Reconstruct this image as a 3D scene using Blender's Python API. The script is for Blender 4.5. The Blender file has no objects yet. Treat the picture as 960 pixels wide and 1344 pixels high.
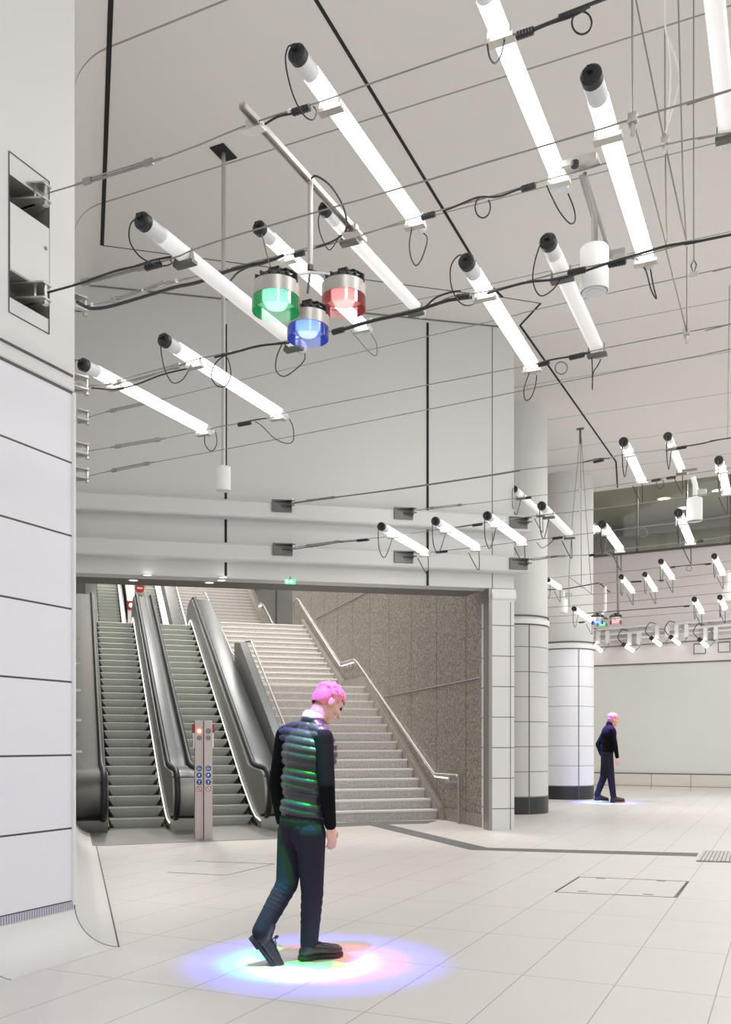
import bpy, bmesh, math, random
TUBE_E = 4.5
from mathutils import Vector as V, Matrix
random.seed(7)
SC = bpy.context.scene
COL = SC.collection
F_PX, CX, HY, CAM_H = 1202.0, 480.0, 975.0, 1.30

# ------------------------------------------------------------------ frames
def at(px, py, Y):
    return V(((px - CX) / F_PX * Y, Y, CAM_H + (HY - py) / F_PX * Y))
def lev(px, py, dz):            # point at height dz above the eye
    Y = F_PX * dz / (HY - py)
    return at(px, py, Y)
def flo(px, py, z=0.0):         # point on the floor
    Y = F_PX * (CAM_H - z) / (py - HY)
    return V(((px - CX) / F_PX * Y, Y, z))
def ray_plane(px, py, p0, nrm):
    d = V(((px - CX) / F_PX, 1.0, (HY - py) / F_PX)); c = V((0, 0, CAM_H))
    k = (p0 - c).dot(nrm) / d.dot(nrm)
    return c + d * k
AA = math.radians(24.8)
DA = V((math.sin(AA), math.cos(AA), 0)); DB = V((math.cos(AA), -math.sin(AA), 0))
PH = math.radians(17.7)
DU = V((math.cos(PH), math.sin(PH), 0)); DN = V((-math.sin(PH), math.cos(PH), 0))
O_E = V((0.93, 15.30, 0))
def E(s, t, z=0.0): return O_E + DU * s + DN * t + V((0, 0, z))
WP = math.radians(12.1)
WU = V((math.cos(WP), math.sin(WP), 0)); WN = V((-math.sin(WP), math.cos(WP), 0))
W0 = V((180 / F_PX * 13.65, 13.65, 0))
W0 = V((160 / F_PX * 13.6, 13.6, 0))
def Wl(s, t, z=0.0): return W0 + WU * s + WN * t + V((0, 0, z))
def wall_s(px, t=0.0):          # s on the front wall seen at column px
    d = V(((px - CX) / F_PX, 1.0, 0)); p = W0 + WN * t
    k = p.dot(WN) / d.dot(WN)
    return (d * k - p).dot(WU)
FP = math.radians(28.0)
FU = V((math.cos(FP), -math.sin(FP), 0)); FN = V((math.sin(FP), math.cos(FP), 0))
F0 = V(((870 - CX) / F_PX * 25.5, 25.5, 0))
def Fw(s, t, z=0.0): return F0 + FU * s + FN * t + V((0, 0, z))
Z = V((0, 0, 1))
ZC = 7.5
UP, LO = 3.30, 2.71

# ------------------------------------------------------------------ materials
def lin(c):
    c = c / 255.0
    return c / 12.92 if c <= 0.04045 else ((c + 0.055) / 1.055) ** 2.4
def rgb(r, g, b): return (lin(r), lin(g), lin(b), 1.0)
MAT = {}
def mat(name, col, rough=0.5, metal=0.0, var=0.04, scale=18.0, bump=0.0, stretch=None, coat=0.0, spec=0.5):
    m = bpy.data.materials.new(name); m.use_nodes = True
    nt = m.node_tree; b = nt.nodes['Principled BSDF']
    tc = nt.nodes.new('ShaderNodeTexCoord'); nz = nt.nodes.new('ShaderNodeTexNoise')
    nz.inputs['Scale'].default_value = scale; nz.inputs['Detail'].default_value = 3
    if stretch:
        mp = nt.nodes.new('ShaderNodeMapping'); mp.inputs['Scale'].default_value = stretch
        nt.links.new(tc.outputs['Object'], mp.inputs[0]); nt.links.new(mp.outputs[0], nz.inputs['Vector'])
    else:
        nt.links.new(tc.outputs['Object'], nz.inputs['Vector'])
    mx = nt.nodes.new('ShaderNodeMix'); mx.data_type = 'RGBA'
    c = col
    mx.inputs[6].default_value = (c[0] * (1 - var), c[1] * (1 - var), c[2] * (1 - var), 1)
    mx.inputs[7].default_value = (min(1, c[0] * (1 + var)), min(1, c[1] * (1 + var)), min(1, c[2] * (1 + var)), 1)
    nt.links.new(nz.outputs['Fac'], mx.inputs[0]); nt.links.new(mx.outputs[2], b.inputs['Base Color'])
    b.inputs['Roughness'].default_value = rough; b.inputs['Metallic'].default_value = metal
    b.inputs['Coat Weight'].default_value = coat; b.inputs['Specular IOR Level'].default_value = spec
    if bump:
        bp = nt.nodes.new('ShaderNodeBump'); bp.inputs['Strength'].default_value = bump; bp.inputs['Distance'].default_value = 0.01
        nt.links.new(nz.outputs['Fac'], bp.inputs['Height']); nt.links.new(bp.outputs[0], b.inputs['Normal'])
    MAT[name] = m
    return m
def emit(name, col, strength, base=(0.8, 0.8, 0.8, 1)):
    m = mat(name, base, 0.4)
    b = m.node_tree.nodes['Principled BSDF']
    b.inputs['Emission Color'].default_value = col; b.inputs['Emission Strength'].default_value = strength
    return m
def glassy(name, col, rough=0.02, alpha_mix=0.15):
    m = bpy.data.materials.new(name); m.use_nodes = True; nt = m.node_tree
    out = nt.nodes['Material Output']; nt.nodes.remove(nt.nodes['Principled BSDF'])
    tr = nt.nodes.new('ShaderNodeBsdfTransparent'); tr.inputs[0].default_value = col
    gl = nt.nodes.new('ShaderNodeBsdfGlossy'); gl.inputs['Roughness'].default_value = rough
    fr = nt.nodes.new('ShaderNodeFresnel'); fr.inputs[0].default_value = 1.45
    nz = nt.nodes.new('ShaderNodeTexNoise'); nz.inputs['Scale'].default_value = 3
    md = nt.nodes.new('ShaderNodeMath'); md.operation = 'MULTIPLY_ADD'; md.inputs[1].default_value = 0.02; md.inputs[2].default_value = rough
    nt.links.new(nz.outputs['Fac'], md.inputs[0]); nt.links.new(md.outputs[0], gl.inputs['Roughness'])
    ad = nt.nodes.new('ShaderNodeMath'); ad.operation = 'ADD'; ad.inputs[1].default_value = alpha_mix; ad.use_clamp = True
    nt.links.new(fr.outputs[0], ad.inputs[0])
    mx = nt.nodes.new('ShaderNodeMixShader')
    nt.links.new(ad.outputs[0], mx.inputs[0]); nt.links.new(tr.outputs[0], mx.inputs[1]); nt.links.new(gl.outputs[0], mx.inputs[2])
    nt.links.new(mx.outputs[0], out.inputs[0])
    MAT[name] = m
    return m

def line_grid(m, axes, width, dark, soft=0.0):
    """dark joint lines where dot(p,axis) = off + k*step for each (axis, off, step); multiplies into the base colour"""
    nt = m.node_tree; b = nt.nodes['Principled BSDF']
    src = b.inputs['Base Color'].links[0].from_socket
    ge = nt.nodes.new('ShaderNodeNewGeometry')
    fac = None
    for ax, off, step in axes:
        d = nt.nodes.new('ShaderNodeVectorMath'); d.operation = 'DOT_PRODUCT'; d.inputs[1].default_value = tuple(ax)
        nt.links.new(ge.outputs['Position'], d.inputs[0])
        a = nt.nodes.new('ShaderNodeMath'); a.operation = 'SUBTRACT'; a.inputs[1].default_value = off - step * 200 - step / 2
        nt.links.new(d.outputs['Value'], a.inputs[0])
        mo = nt.nodes.new('ShaderNodeMath'); mo.operation = 'MODULO'; mo.inputs[1].default_value = step
        nt.links.new(a.outputs[0], mo.inputs[0])
        s = nt.nodes.new('ShaderNodeMath'); s.operation = 'SUBTRACT'; s.inputs[1].default_value = step / 2
        nt.links.new(mo.outputs[0], s.inputs[0])
        ab = nt.nodes.new('ShaderNodeMath'); ab.operation = 'ABSOLUTE'; nt.links.new(s.outputs[0], ab.inputs[0])
        lt = nt.nodes.new('ShaderNodeMath'); lt.operation = 'LESS_THAN'; lt.inputs[1].default_value = width / 2
        nt.links.new(ab.outputs[0], lt.inputs[0])
        if fac is None: fac = lt.outputs[0]
        else:
            mm = nt.nodes.new('ShaderNodeMath'); mm.operation = 'MAXIMUM'
            nt.links.new(fac, mm.inputs[0]); nt.links.new(lt.outputs[0], mm.inputs[1]); fac = mm.outputs[0]
    mx = nt.nodes.new('ShaderNodeMix'); mx.data_type = 'RGBA'
    nt.links.new(fac, mx.inputs[0]); nt.links.new(src, mx.inputs[6]); mx.inputs[7].default_value = dark
    nt.links.new(mx.outputs[2], b.inputs['Base Color'])
    return m
def speckle(m, c1, c2, scale, lo=0.45, hi=0.62):
    nt = m.node_tree; b = nt.nodes['Principled BSDF']
    tc = nt.nodes.new('ShaderNodeTexCoord')
    vz = nt.nodes.new('ShaderNodeTexNoise'); vz.inputs['Scale'].default_value = scale; vz.inputs['Detail'].default_value = 4; vz.inputs['Roughness'].default_value = 0.75
    nt.links.new(tc.outputs['Object'], vz.inputs['Vector'])
    r = nt.nodes.new('ShaderNodeValToRGB')
    r.color_ramp.elements[0].position = lo; r.color_ramp.elements[0].color = c1
    r.color_ramp.elements[1].position = hi; r.color_ramp.elements[1].color = c2
    nt.links.new(vz.outputs['Fac'], r.inputs[0]); nt.links.new(r.outputs[0], b.inputs['Base Color'])
    return m

mat('floor_tile', rgb(223, 220, 217), 0.42, var=0.03, scale=3.0)
line_grid(MAT['floor_tile'], [(DB, -0.8456, 0.5065), (DA, 6.037, 1.013)], 0.006, rgb(168, 162, 158))
mat('ceiling_panel', rgb(221, 218, 214), 0.55, var=0.01, scale=0.8)
line_grid(MAT['ceiling_panel'], [(DA, 6.45, 1.83)], 0.022, rgb(150, 144, 138))
mat('plaster_white', rgb(228, 226, 224), 0.5, var=0.01, scale=1.0)
mat('shaft_plaster', rgb(214, 213, 210), 0.5, var=0.01, scale=1.0)
mat('wall_panel', rgb(216, 216, 214), 0.45, var=0.012, scale=0.7)
mat('tile_white', rgb(236, 234, 240), 0.45, var=0.03, scale=160.0)
line_grid(MAT['tile_white'], [(Z, 0.293, 0.4645)], 0.012, rgb(70, 66, 66))
mat('tile_column', rgb(226, 224, 222), 0.45, var=0.02, scale=120.0)
line_grid(MAT['tile_column'], [(Z, 0.32, 0.4545)], 0.013, rgb(110, 106, 102))
mat('tile_column_grey', rgb(208, 206, 203), 0.45, var=0.02, scale=120.0)
line_grid(MAT['tile_column_grey'], [(Z, 0.32, 0.4545)], 0.013, rgb(104, 100, 97))
mat('tile_white_column', rgb(238, 238, 242), 0.4, var=0.02, scale=120.0)
line_grid(MAT['tile_white_column'], [(Z, 0.32, 0.4545)], 0.012, rgb(150, 148, 150))
mat('black_stone', rgb(48, 48, 50), 0.35, var=0.1, scale=30)
mat('dark_gap', rgb(22, 20, 20), 0.7, var=0.1)
mat('grey_gap', rgb(96, 92, 88), 0.7, var=0.05)
mat('thin_joint', rgb(128, 124, 120), 0.7, var=0.05)
mat('wall_far', rgb(218, 218, 214), 0.5, var=0.01, scale=0.5)
mat('wall_far_upper', rgb(228, 221, 219), 0.5, var=0.01, scale=0.5)
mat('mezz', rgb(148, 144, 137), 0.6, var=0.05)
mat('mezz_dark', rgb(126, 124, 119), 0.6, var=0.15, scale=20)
mat('granite', rgb(150, 142, 134), 0.55)
speckle(MAT['granite'], rgb(112, 105, 98), rgb(184, 176, 168), 26.0, 0.40, 0.64)
line_grid(MAT['granite'], [(DN, E(0, 0.45).dot(DN), 1.25)], 0.035, rgb(112, 104, 98))
mat('granite_step', rgb(176, 170, 166), 0.5)
speckle(MAT['granite_step'], rgb(178, 174, 171), rgb(226, 222, 219), 55.0, 0.40, 0.62)
mat('nosing', rgb(244, 242, 240), 0.5)
mat('granite_plinth', rgb(140, 134, 128), 0.5)
speckle(MAT['granite_plinth'], rgb(124, 118, 112), rgb(180, 173, 166), 55.0, 0.40, 0.62)
mat('steel', rgb(172, 171, 166), 0.45, 0.55, var=0.05, scale=6, stretch=(1, 1, 40))
mat('steel_deck', rgb(74, 78, 80), 0.38, 0.9, var=0.05, scale=6)
mat('steel_dark', rgb(112, 112, 108), 0.42, 1.0, var=0.06, scale=6)
mat('steel_step', rgb(176, 182, 174), 0.45, 0.85, var=0.06, scale=20)
mat('steel_bright', rgb(214, 212, 208), 0.28, 1.0, var=0.04)
mat('plate_floor', rgb(150, 150, 148), 0.4, 0.6, var=0.05)
mat('rubber', rgb(20, 22, 26), 0.5, var=0.1, spec=0.6)
mat('black_plastic', rgb(30, 30, 32), 0.4, var=0.1)
mat('lead_black', rgb(44, 44, 46), 0.5, var=0.1)
mat('lead_grey', rgb(120, 118, 114), 0.5, var=0.1)
mat('wire', rgb(150, 145, 138), 0.4, 0.5, var=0.05)
mat('steel_mid', rgb(158, 156, 152), 0.35, 0.9, var=0.05)
mat('white_paint', rgb(236, 235, 233), 0.4, var=0.01)
mat('alu', rgb(196, 193, 188), 0.38, 0.8, var=0.03)
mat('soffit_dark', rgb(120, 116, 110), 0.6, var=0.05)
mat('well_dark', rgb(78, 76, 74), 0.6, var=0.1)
mat('panel_dark', rgb(40, 40, 40), 0.5, var=0.1)
mat('cap_clear', rgb(200, 203, 208), 0.25, 0.0, var=0.03)
mat('sleeve_clear', rgb(222, 222, 224), 0.3, 0.0, var=0.03)
mat('strip_stone', rgb(112, 112, 112), 0.6)
speckle(MAT['strip_stone'], rgb(96, 96, 98), rgb(134, 134, 134), 80.0)
emit('tube_bright', (1, 0.985, 0.965, 1), TUBE_E)
emit('tube_dim', (1, 0.985, 0.965, 1), 0.24, (0.86, 0.85, 0.84, 1))
emit('led', (1, 0.97, 0.93, 1), 1.35)
emit('led_soft', (1, 0.96, 0.9, 1), 1.2)
emit('downlight', (1, 0.96, 0.9, 1), 3.0)
emit('red_lamp', (1, 0.12, 0.06, 1), 3.0, (0.8, 0.1, 0.05, 1))
emit('red_core', (1, 0.75, 0.55, 1), 3.0)
mat('grey_lens', rgb(128, 130, 134), 0.2)
mat('red_plastic', rgb(176, 34, 34), 0.4)
mat('blue_sign', rgb(22, 84, 160), 0.4)
mat('white_mark', rgb(235, 236, 238), 0.5)
mat('steel_post', rgb(196, 186, 182), 0.4, 0.7, var=0.04, scale=5, stretch=(1, 1, 0.1))
mat('yellow_line', rgb(196, 176, 60), 0.5)
emit('exit_green', (0.15, 0.85, 0.45, 1), 0.9, (0.1, 0.6, 0.3, 1))
emit('exit_white', (0.9, 1, 0.95, 1), 1.2)
emit('glow_red', (1, 0.22, 0.20, 1), 1.5)
emit('glow_green', (0.15, 1.0, 0.45, 1), 1.5)
emit('glow_blue', (0.12, 0.25, 1.0, 1), 2.0)
glassy('pane', (0.86, 0.88, 0.87, 1), 0.03, 0.03)
def edge_lit(name, tint, col, e):
    m = glassy(name, tint, 0.08, 0.02); nt = m.node_tree; out = nt.nodes['Material Output']
    src = out.inputs[0].links[0].from_socket
    em = nt.nodes.new('ShaderNodeEmission'); em.inputs[0].default_value = col; em.inputs[1].default_value = e
    ad = nt.nodes.new('ShaderNodeAddShader'); nt.links.new(src, ad.inputs[0]); nt.links.new(em.outputs[0], ad.inputs[1]); nt.links.new(ad.outputs[0], out.inputs[0])
edge_lit('acryl_red', (.97, .88, .89, 1), (1, .10, .12, 1), 0.05)
edge_lit('acryl_green', (.87, .96, .91, 1), (.05, 1, .30, 1), 0.05)
edge_lit('acryl_blue', (.84, .88, .97, 1), (.06, .14, 1, 1), 0.07)
mat('skin', rgb(222, 176, 158), 0.5, var=0.03)
mat('hair_pink', rgb(232, 142, 158), 0.6, var=0.3, scale=60, stretch=(1, 1, 0.3))
mat('vest', rgb(50, 52, 56), 0.36, var=0.1, bump=0.2)
mat('knit_black', rgb(15, 15, 17), 0.9, var=0.15, spec=0.12)
mat('trouser', rgb(38, 36, 46), 0.85, var=0.12, scale=40, spec=0.2)
mat('boot', rgb(40, 36, 38), 0.3, var=0.1)
mat('boot_sole', rgb(28, 26, 26), 0.6)
mat('collar', rgb(225, 222, 190), 0.6)
mat('eye_dark', rgb(40, 34, 34), 0.2)
mat('sock', rgb(220, 220, 226), 0.6)
def M(n): return MAT[n]

# ------------------------------------------------------------------ mesh builder
ORG = {}
class MB:
    def __init__(self): self.v = []; self.f = []; self.mi = []; self.cur = 0
    def add(self, vs, fs):
        o = len(self.v); self.v += [V(p) for p in vs]
        for f in fs: self.f.append([o + i for i in f]); self.mi.append(self.cur)
        return self
    def m(self, i): self.cur = i; return self
    def poly(self, pts): return self.add(pts, [list(range(len(pts)))])
    def box(self, c, x, y, z):          # half vectors
        c = V(c); x = V(x); y = V(y); z = V(z)
        vs = [c + x * i + y * j + z * k for k in (-1, 1) for j in (-1, 1) for i in (-1, 1)]
        return self.add(vs, [(0, 2, 3, 1), (4, 5, 7, 6), (0, 1, 5, 4), (2, 6, 7, 3), (0, 4, 6, 2), (1, 3, 7, 5)])
    def prism(self, pts, ext):
        ext = V(ext); n = len(pts); pts = [V(p) for p in pts]
        vs = pts + [p + ext for p in pts]
        fs = [list(range(n))[::-1], list(range(n, 2 * n))] + [(i, (i + 1) % n, n + (i + 1) % n, n + i) for i in range(n)]
        return self.add(vs, fs)
    def tube(self, path, r, n=8, caps=True, closed=False):
        path = [V(p) for p in path]; N = len(path); vs = []
        rs = r if isinstance(r, (list, tuple)) else [r] * N
        prev = None
        for i, p in enumerate(path):
            if closed: d = path[(i + 1) % N] - path[i - 1]
            else: d = path[min(i + 1, N - 1)] - path[max(i - 1, 0)]
            if d.length < 1e-9: d = V((0, 0, 1))
            d.normalize()
            if prev is None:
                up = V((0, 0, 1)) if abs(d.z) < 0.9 else V((1, 0, 0))
                x = d.cross(up).normalized()
            else:
                x = prev - d * prev.dot(d)
                if x.length < 1e-6: x = d.cross(V((0, 0, 1)) if abs(d.z) < 0.9 else V((1, 0, 0)))
                x.normalize()
            prev = x; y = d.cross(x)
            for k in range(n):
                a = 2 * math.pi * k / n
                vs.append(p + (x * math.cos(a) + y * math.sin(a)) * rs[i])
        fs = []
        for i in range(N if closed else N - 1):
            for k in range(n):
                a = i * n; b = ((i + 1) % N) * n
                fs.append((a + k, a + (k + 1) % n, b + (k + 1) % n, b + k))
        if caps and not closed:
            fs.append(list(range(n))[::-1]); fs.append([(N - 1) * n + k for k in range(n)])
        return self.add(vs, fs)
    def lathe(self, prof, o, ax, n=20, closed=False):
        ax = V(ax).normalized(); o = V(o)
        up = V((0, 0, 1)) if abs(ax.z) < 0.9 else V((1, 0, 0))
        x = ax.cross(up).normalized(); y = ax.cross(x); vs = []
        for r, h in prof:
            for k in range(n):
                a = 2 * math.pi * k / n
                vs.append(o + ax * h + (x * math.cos(a) + y * math.sin(a)) * max(r, 1e-5))
        N = len(prof); fs = []
        for i in range(N if closed else N - 1):
            for k in range(n):
                a = i * n; b = ((i + 1) % N) * n
                fs.append((a + k, a + (k + 1) % n, b + (k + 1) % n, b + k))
        if not closed:
            fs.append(list(range(n))[::-1]); fs.append([(N - 1) * n + k for k in range(n)])
        return self.add(vs, fs)
    def cyl(self, a, b, r, n=16):
        a = V(a); b = V(b); return self.lathe([(r, 0), (r, (b - a).length)], a, b - a, n)
    def ell(self, c, X, Y, Zv, nu=16, nv=10):       # ellipsoid with half-axis vectors
        c = V(c); X = V(X); Y = V(Y); Zv = V(Zv); vs = [c - Zv]; fs = []
        for j in range(1, nv):
            th = -math.pi / 2 + math.pi * j / nv
            for k in range(nu):
                a = 2 * math.pi * k / nu
                vs.append(c + (X * math.cos(a) + Y * math.sin(a)) * math.cos(th) + Zv * math.sin(th))
        vs.append(c + Zv)
        for k in range(nu): fs.append((0, 1 + (k + 1) % nu, 1 + k))
        for j in range(nv - 2):
            for k in range(nu):
                a = 1 + j * nu; b = a + nu
                fs.append((a + k, a + (k + 1) % nu, b + (k + 1) % nu, b + k))
        a = 1 + (nv - 2) * nu
        for k in range(nu): fs.append((a + k, a + (k + 1) % nu, len(vs) - 1))
        return self.add(vs, fs)
    def sph(self, c, r, n=12): return self.ell(c, (r, 0, 0), (0, r, 0), (0, 0, r), n, max(6, n // 2 + 2))
    def cap(self, a, ra, b, rb, n=14):              # tapered capsule, closed
        a = V(a); b = V(b); d = b - a; L = d.length
        if L < 1e-6: return self.sph(a, max(ra, rb), n)
        prof = []
        for i in range(1, 5): t = math.pi / 2 * i / 5; prof.append((ra * math.sin(t), -ra * math.cos(t)))
        prof.append((ra, 0)); prof.append((rb, L))
        for i in range(4, 0, -1): t = math.pi / 2 * i / 5; prof.append((rb * math.sin(t), L + rb * math.cos(t)))
        return self.lathe(prof, a, d, n)
    def build(self, name, mats, parent=None, smooth=30, bevel=0.0):
        if not isinstance(mats, (list, tuple)): mats = [mats]
        mats = [M(x) if isinstance(x, str) else x for x in mats]
        off = world_of(parent) if parent else V((0, 0, 0))
        me = bpy.data.meshes.new(name)
        me.from_pydata([tuple(p - off) for p in self.v], [], self.f)
        for q in mats: me.materials.append(q)
        for p, i in zip(me.polygons, self.mi): p.material_index = i
        bm = bmesh.new(); bm.from_mesh(me)
        bmesh.ops.recalc_face_normals(bm, faces=bm.faces)
        if bevel:
            ed = [e for e in bm.edges if len(e.link_faces) == 2 and e.calc_face_angle(0) > 0.7]
            bmesh.ops.bevel(bm, geom=ed, offset=bevel, segments=2, profile=0.5, affect='EDGES', clamp_overlap=True)
        bm.to_mesh(me); bm.free()
        if smooth:
            for p in me.polygons: p.use_smooth = True
            me.set_sharp_from_angle(angle=math.radians(smooth))
        o = bpy.data.objects.new(name, me); COL.objects.link(o)
        if parent: o.parent = parent
        return o
def world_of(o):
    p = V((0, 0, 0))
    while o is not None: p = p + o.location; o = o.parent
    return p
def thing(name, label, cat, loc, group=None):
    o = bpy.data.objects.new(name, None); COL.objects.link(o); o.location = loc; o.empty_display_size = 0.1
    o['label'] = label; o['category'] = cat
    if group: o['group'] = group
    return o
def tag(o, label, cat, group=None):
    o['label'] = label; o['category'] = cat
    if group: o['group'] = group
    return o
def struct(o, label=None, cat=None):
    o['kind'] = 'structure'
    if label: o['label'] = label
    if cat: o['category'] = cat
    return o
def copy_obj(o, parent=None, off=None):
    c = o.copy(); COL.objects.link(c)
    if parent: c.parent = parent
    if off is not None: c.location = o.location + off
    return c
def cr(pts, n=6, closed=False):
    pts = [V(p) for p in pts]; out = []; N = len(pts)
    g = lambda i: pts[i % N] if closed else pts[max(0, min(N - 1, i))]
    for i in range(N if closed else N - 1):
        p0, p1, p2, p3 = g(i - 1), g(i), g(i + 1), g(i + 2)
        for k in range(n):
            t = k / n
            out.append(0.5 * ((2 * p1) + (p2 - p0) * t + (2 * p0 - 5 * p1 + 4 * p2 - p3) * t * t + (3 * p1 - p0 - 3 * p2 + p3) * t ** 3))
    if not closed: out.append(pts[-1])
    return out
# ================================================================== SETTING
b = MB(); b.poly([(-14, -8, 0), (18, -8, 0), (18, 27, 0), (5, 33, 0), (-14, 33, 0)])
struct(b.build('floor', 'floor_tile', smooth=0))
eL = V((5.67, 22.65, 0)); ed = V((math.cos(math.radians(29)), -math.sin(math.radians(29)), 0))
p_a = eL + ed * 12; p_b = eL - ed * 4
b = MB(); cz = lambda p: V((p[0], p[1], ZC))
wl = Wl(wall_s(40), 0.15); wr = Wl(wall_s(675), 0.15)
outline = [(-9, -8), (18, -8), (18, p_a.y), p_a, p_b, (p_b.x - 0.3, p_b.y - 0.3), wr, wl, (-9, wl.y)]
b.prism([cz(p) for p in outline], (0, 0, 0.5))
struct(b.build('ceiling', 'ceiling_panel', smooth=0))
# high soffit past the ceiling edge, above the mezzanine
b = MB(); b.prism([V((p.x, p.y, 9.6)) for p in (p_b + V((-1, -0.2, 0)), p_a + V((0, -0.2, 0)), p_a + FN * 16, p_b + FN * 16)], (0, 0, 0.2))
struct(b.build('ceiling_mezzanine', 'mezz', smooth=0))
# ceiling slots
slots = [[(403, -20), (640, 370), (660, 390)], [(660, 390), (710, 398)], [(710, 398), (683, 427)], [(683, 427), (809, 606), (811, 640)]]
wd = [0.034, 0.012, 0.03, 0.034]
i = 0
def strip(name, a, c, w, m, h=0.006):
    global i
    a = V(a); c = V(c); d = (c - a); L = d.length; d.normalize(); q = d.cross(Z)
    bb = MB(); bb.box((a + c) / 2 - Z * (h / 2 - 0.002), d * (L / 2), q * (w / 2), Z * (h / 2))
    i += 1
    return struct(bb.build('trim_%d' % i, m, smooth=0))
dzc = ZC - CAM_H
for pl, w in zip(slots, wd):
    for a, c in zip(pl, pl[1:]): strip('s', lev(a[0], a[1], dzc), lev(c[0], c[1], dzc), w, 'dark_gap')
# pier corner and its coves
R = 0.27
C2 = V((-1.571, 5.83, 0)); Wc = V((-1.859, 5.85, 0))
LA = V((-DA.y, DA.x, 0)); LN = V((-DN.y, DN.x, 0))
pA = Wc - DA * 7.0; pN = Wc + DN * 7.5
cC = Wc + (C2 - Wc)
strip('s', C2 + DN * -0.2 + Z * ZC, lev(134, 322, dzc), 0.045, 'dark_gap')
l1 = [lev(134, 322, dzc), lev(603, 383, dzc), lev(660, 390, dzc)]
strip('s', l1[0], l1[1], 0.016, 'grey_gap'); strip('s', l1[1], l1[2], 0.016, 'grey_gap')
# upper pier with the recess
zt = 3.62
def f1(t, z, d=0.0): return Wc + DA * t - LA * d + Z * z
def f2(t, z, d=0.0): return Wc + DN * t - LN * d + Z * z
ts = [-7.0, -0.545, -0.225, 0.0]; zs = [zt, 3.91, 4.07, 4.47, 4.63, ZC - R]
b = MB()
for a in range(3):
    for k in range(5):
        if a == 1 and k in (1, 3): continue
        b.poly([f1(ts[a], zs[k]), f1(ts[a + 1], zs[k]), f1(ts[a + 1], zs[k + 1]), f1(ts[a], zs[k + 1])])
b.poly([f2(0, zt), f2(8.2, zt), f2(8.2, ZC - R), f2(0, ZC - R)])
b.m(1)
for za, zb in ((3.91, 4.07), (4.47, 4.63)):
    t0, t1 = ts[1], ts[2]
    q = [f1(t0, za), f1(t1, za), f1(t1, zb), f1(t0, zb)]; r = [f1(t0, za, -0.16), f1(t1, za, -0.16), f1(t1, zb, -0.16), f1(t0, zb, -0.16)]
    for k in range(4): b.poly([q[k], q[(k + 1) % 4], r[(k + 1) % 4], r[k]])
    b.poly(r)
# back filling so that the pier reads as solid
b.m(0); b.poly([f1(-7, zt), f1(-7, ZC - R), f1(-7, ZC - R, -1.5), f1(-7, zt, -1.5)])
struct(b.build('wall_left', ['plaster_white', 'mezz'], smooth=0))
# lower pier: tiled
b = MB(); ins = 0.02
b.poly([f1(-7, R), f1(-0.02, R), f1(-0.02, 3.53), f1(-7, 3.53)])
b.m(1).poly([f2(0, R), f2(8.2, R), f2(8.2, zt), f2(0, zt)])
b.poly([f1(-0.02, R), f2(0, R), f2(0, 3.53), f1(-0.02, 3.53)])
struct(b.build('wall_left_tiled', ['tile_white', 'plaster_white'], smooth=0))
b = MB(); b.prism([f1(-7, 3.53), f1(-7, 3.545, 0.012), f1(-7, 3.60, 0.012), f1(-7, zt + 0.01, 0.0)], DA * 6.985)
struct(b.build('trim_pier_ledge', 'plaster_white', smooth=0))
b = MB(); b.box(f1(-3.51, 3.527, 0.003), DA * 3.49, LA * 0.003, Z * 0.008); b.box(f1(-3.51, 3.634, 0.003), DA * 3.49, LA * 0.003, Z * 0.008)
struct(b.build('trim_pier_shadow_gap', 'grey_gap', smooth=0))
b = MB(); b.tube([f1(-0.012, R, 0.0), f1(-0.012, 3.53, 0.0)], 0.016, 10)
struct(b.build('trim_pier_corner', 'white_paint'))
# grille strip above the cove
b = MB(); b.box(f1(-3.51, 0.268, 0.004), DA * 3.5, LA * 0.004, Z * 0.024)
gm = mat('grille', rgb(196, 192, 206), 0.5); line_grid(gm, [(DA, 0.0, 0.02)], 0.007, rgb(128, 124, 140))
struct(b.build('trim_pier_grille', 'grille', smooth=0))
def cove(zflip, name, m):
    bb = MB(); N = 14; rings = []
    for base, q in ((pA, None), (Wc, 'c'), (Wc + DN * 8.2, None)):
        ring = []
        for k in range(N + 1):
            th = math.pi / 2 * k / N
            off = R * (1 - math.cos(th)); z = R * (1 - math.sin(th))
            if q == 'c': p = Wc + (C2 - Wc) * (off / R)
            elif base is pA: p = pA - LA * off
            else: p = base - LN * off
            zz = z if not zflip else ZC - z
            ring.append(V((p.x, p.y, zz + (0.001 if not zflip else -0.001))))
        rings.append(ring)
    for r0, r1 in zip(rings, rings[1:]):
        for k in range(N): bb.poly([r0[k], r0[k + 1], r1[k + 1], r1[k]])
    o = bb.build(name, m, smooth=0)
    bm = bmesh.new(); bm.from_mesh(o.data); bmesh.ops.remove_doubles(bm, verts=bm.verts, dist=0.0005); bm.to_mesh(o.data); bm.free()
    for p in o.data.polygons: p.use_smooth = True
    o.data.set_sharp_from_angle(angle=math.radians(14))
    return struct(o), rings
_, rg = cove(False, 'trim_cove_floor', 'plaster_white')
cove(True, 'trim_cove_ceiling', 'ceiling_panel')
b = MB(); b.tube(rg[1], 0.0035, 6); struct(b.build('trim_cove_mitre', 'thin_joint'))
b = MB(); b.tube([p + (C2 - Wc).normalized() * 0.0 + DA * -0.79 - (Wc - Wc) for p in [pA - LA * (R * (1 - math.cos(math.pi / 2 * k / 14))) + Z * R * (1 - math.sin(math.pi / 2 * k / 14)) + DA * 7.0 for k in range(15)]], 0.0035, 6)
struct(b.build('trim_cove_joint', 'grey_gap'))
b = MB(); b.tube([C2 + Z * 0.001, C2 + DN * 7.0 + Z * 0.001], 0.005, 6); struct(b.build('trim_cove_edge', 'grey_gap'))
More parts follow.
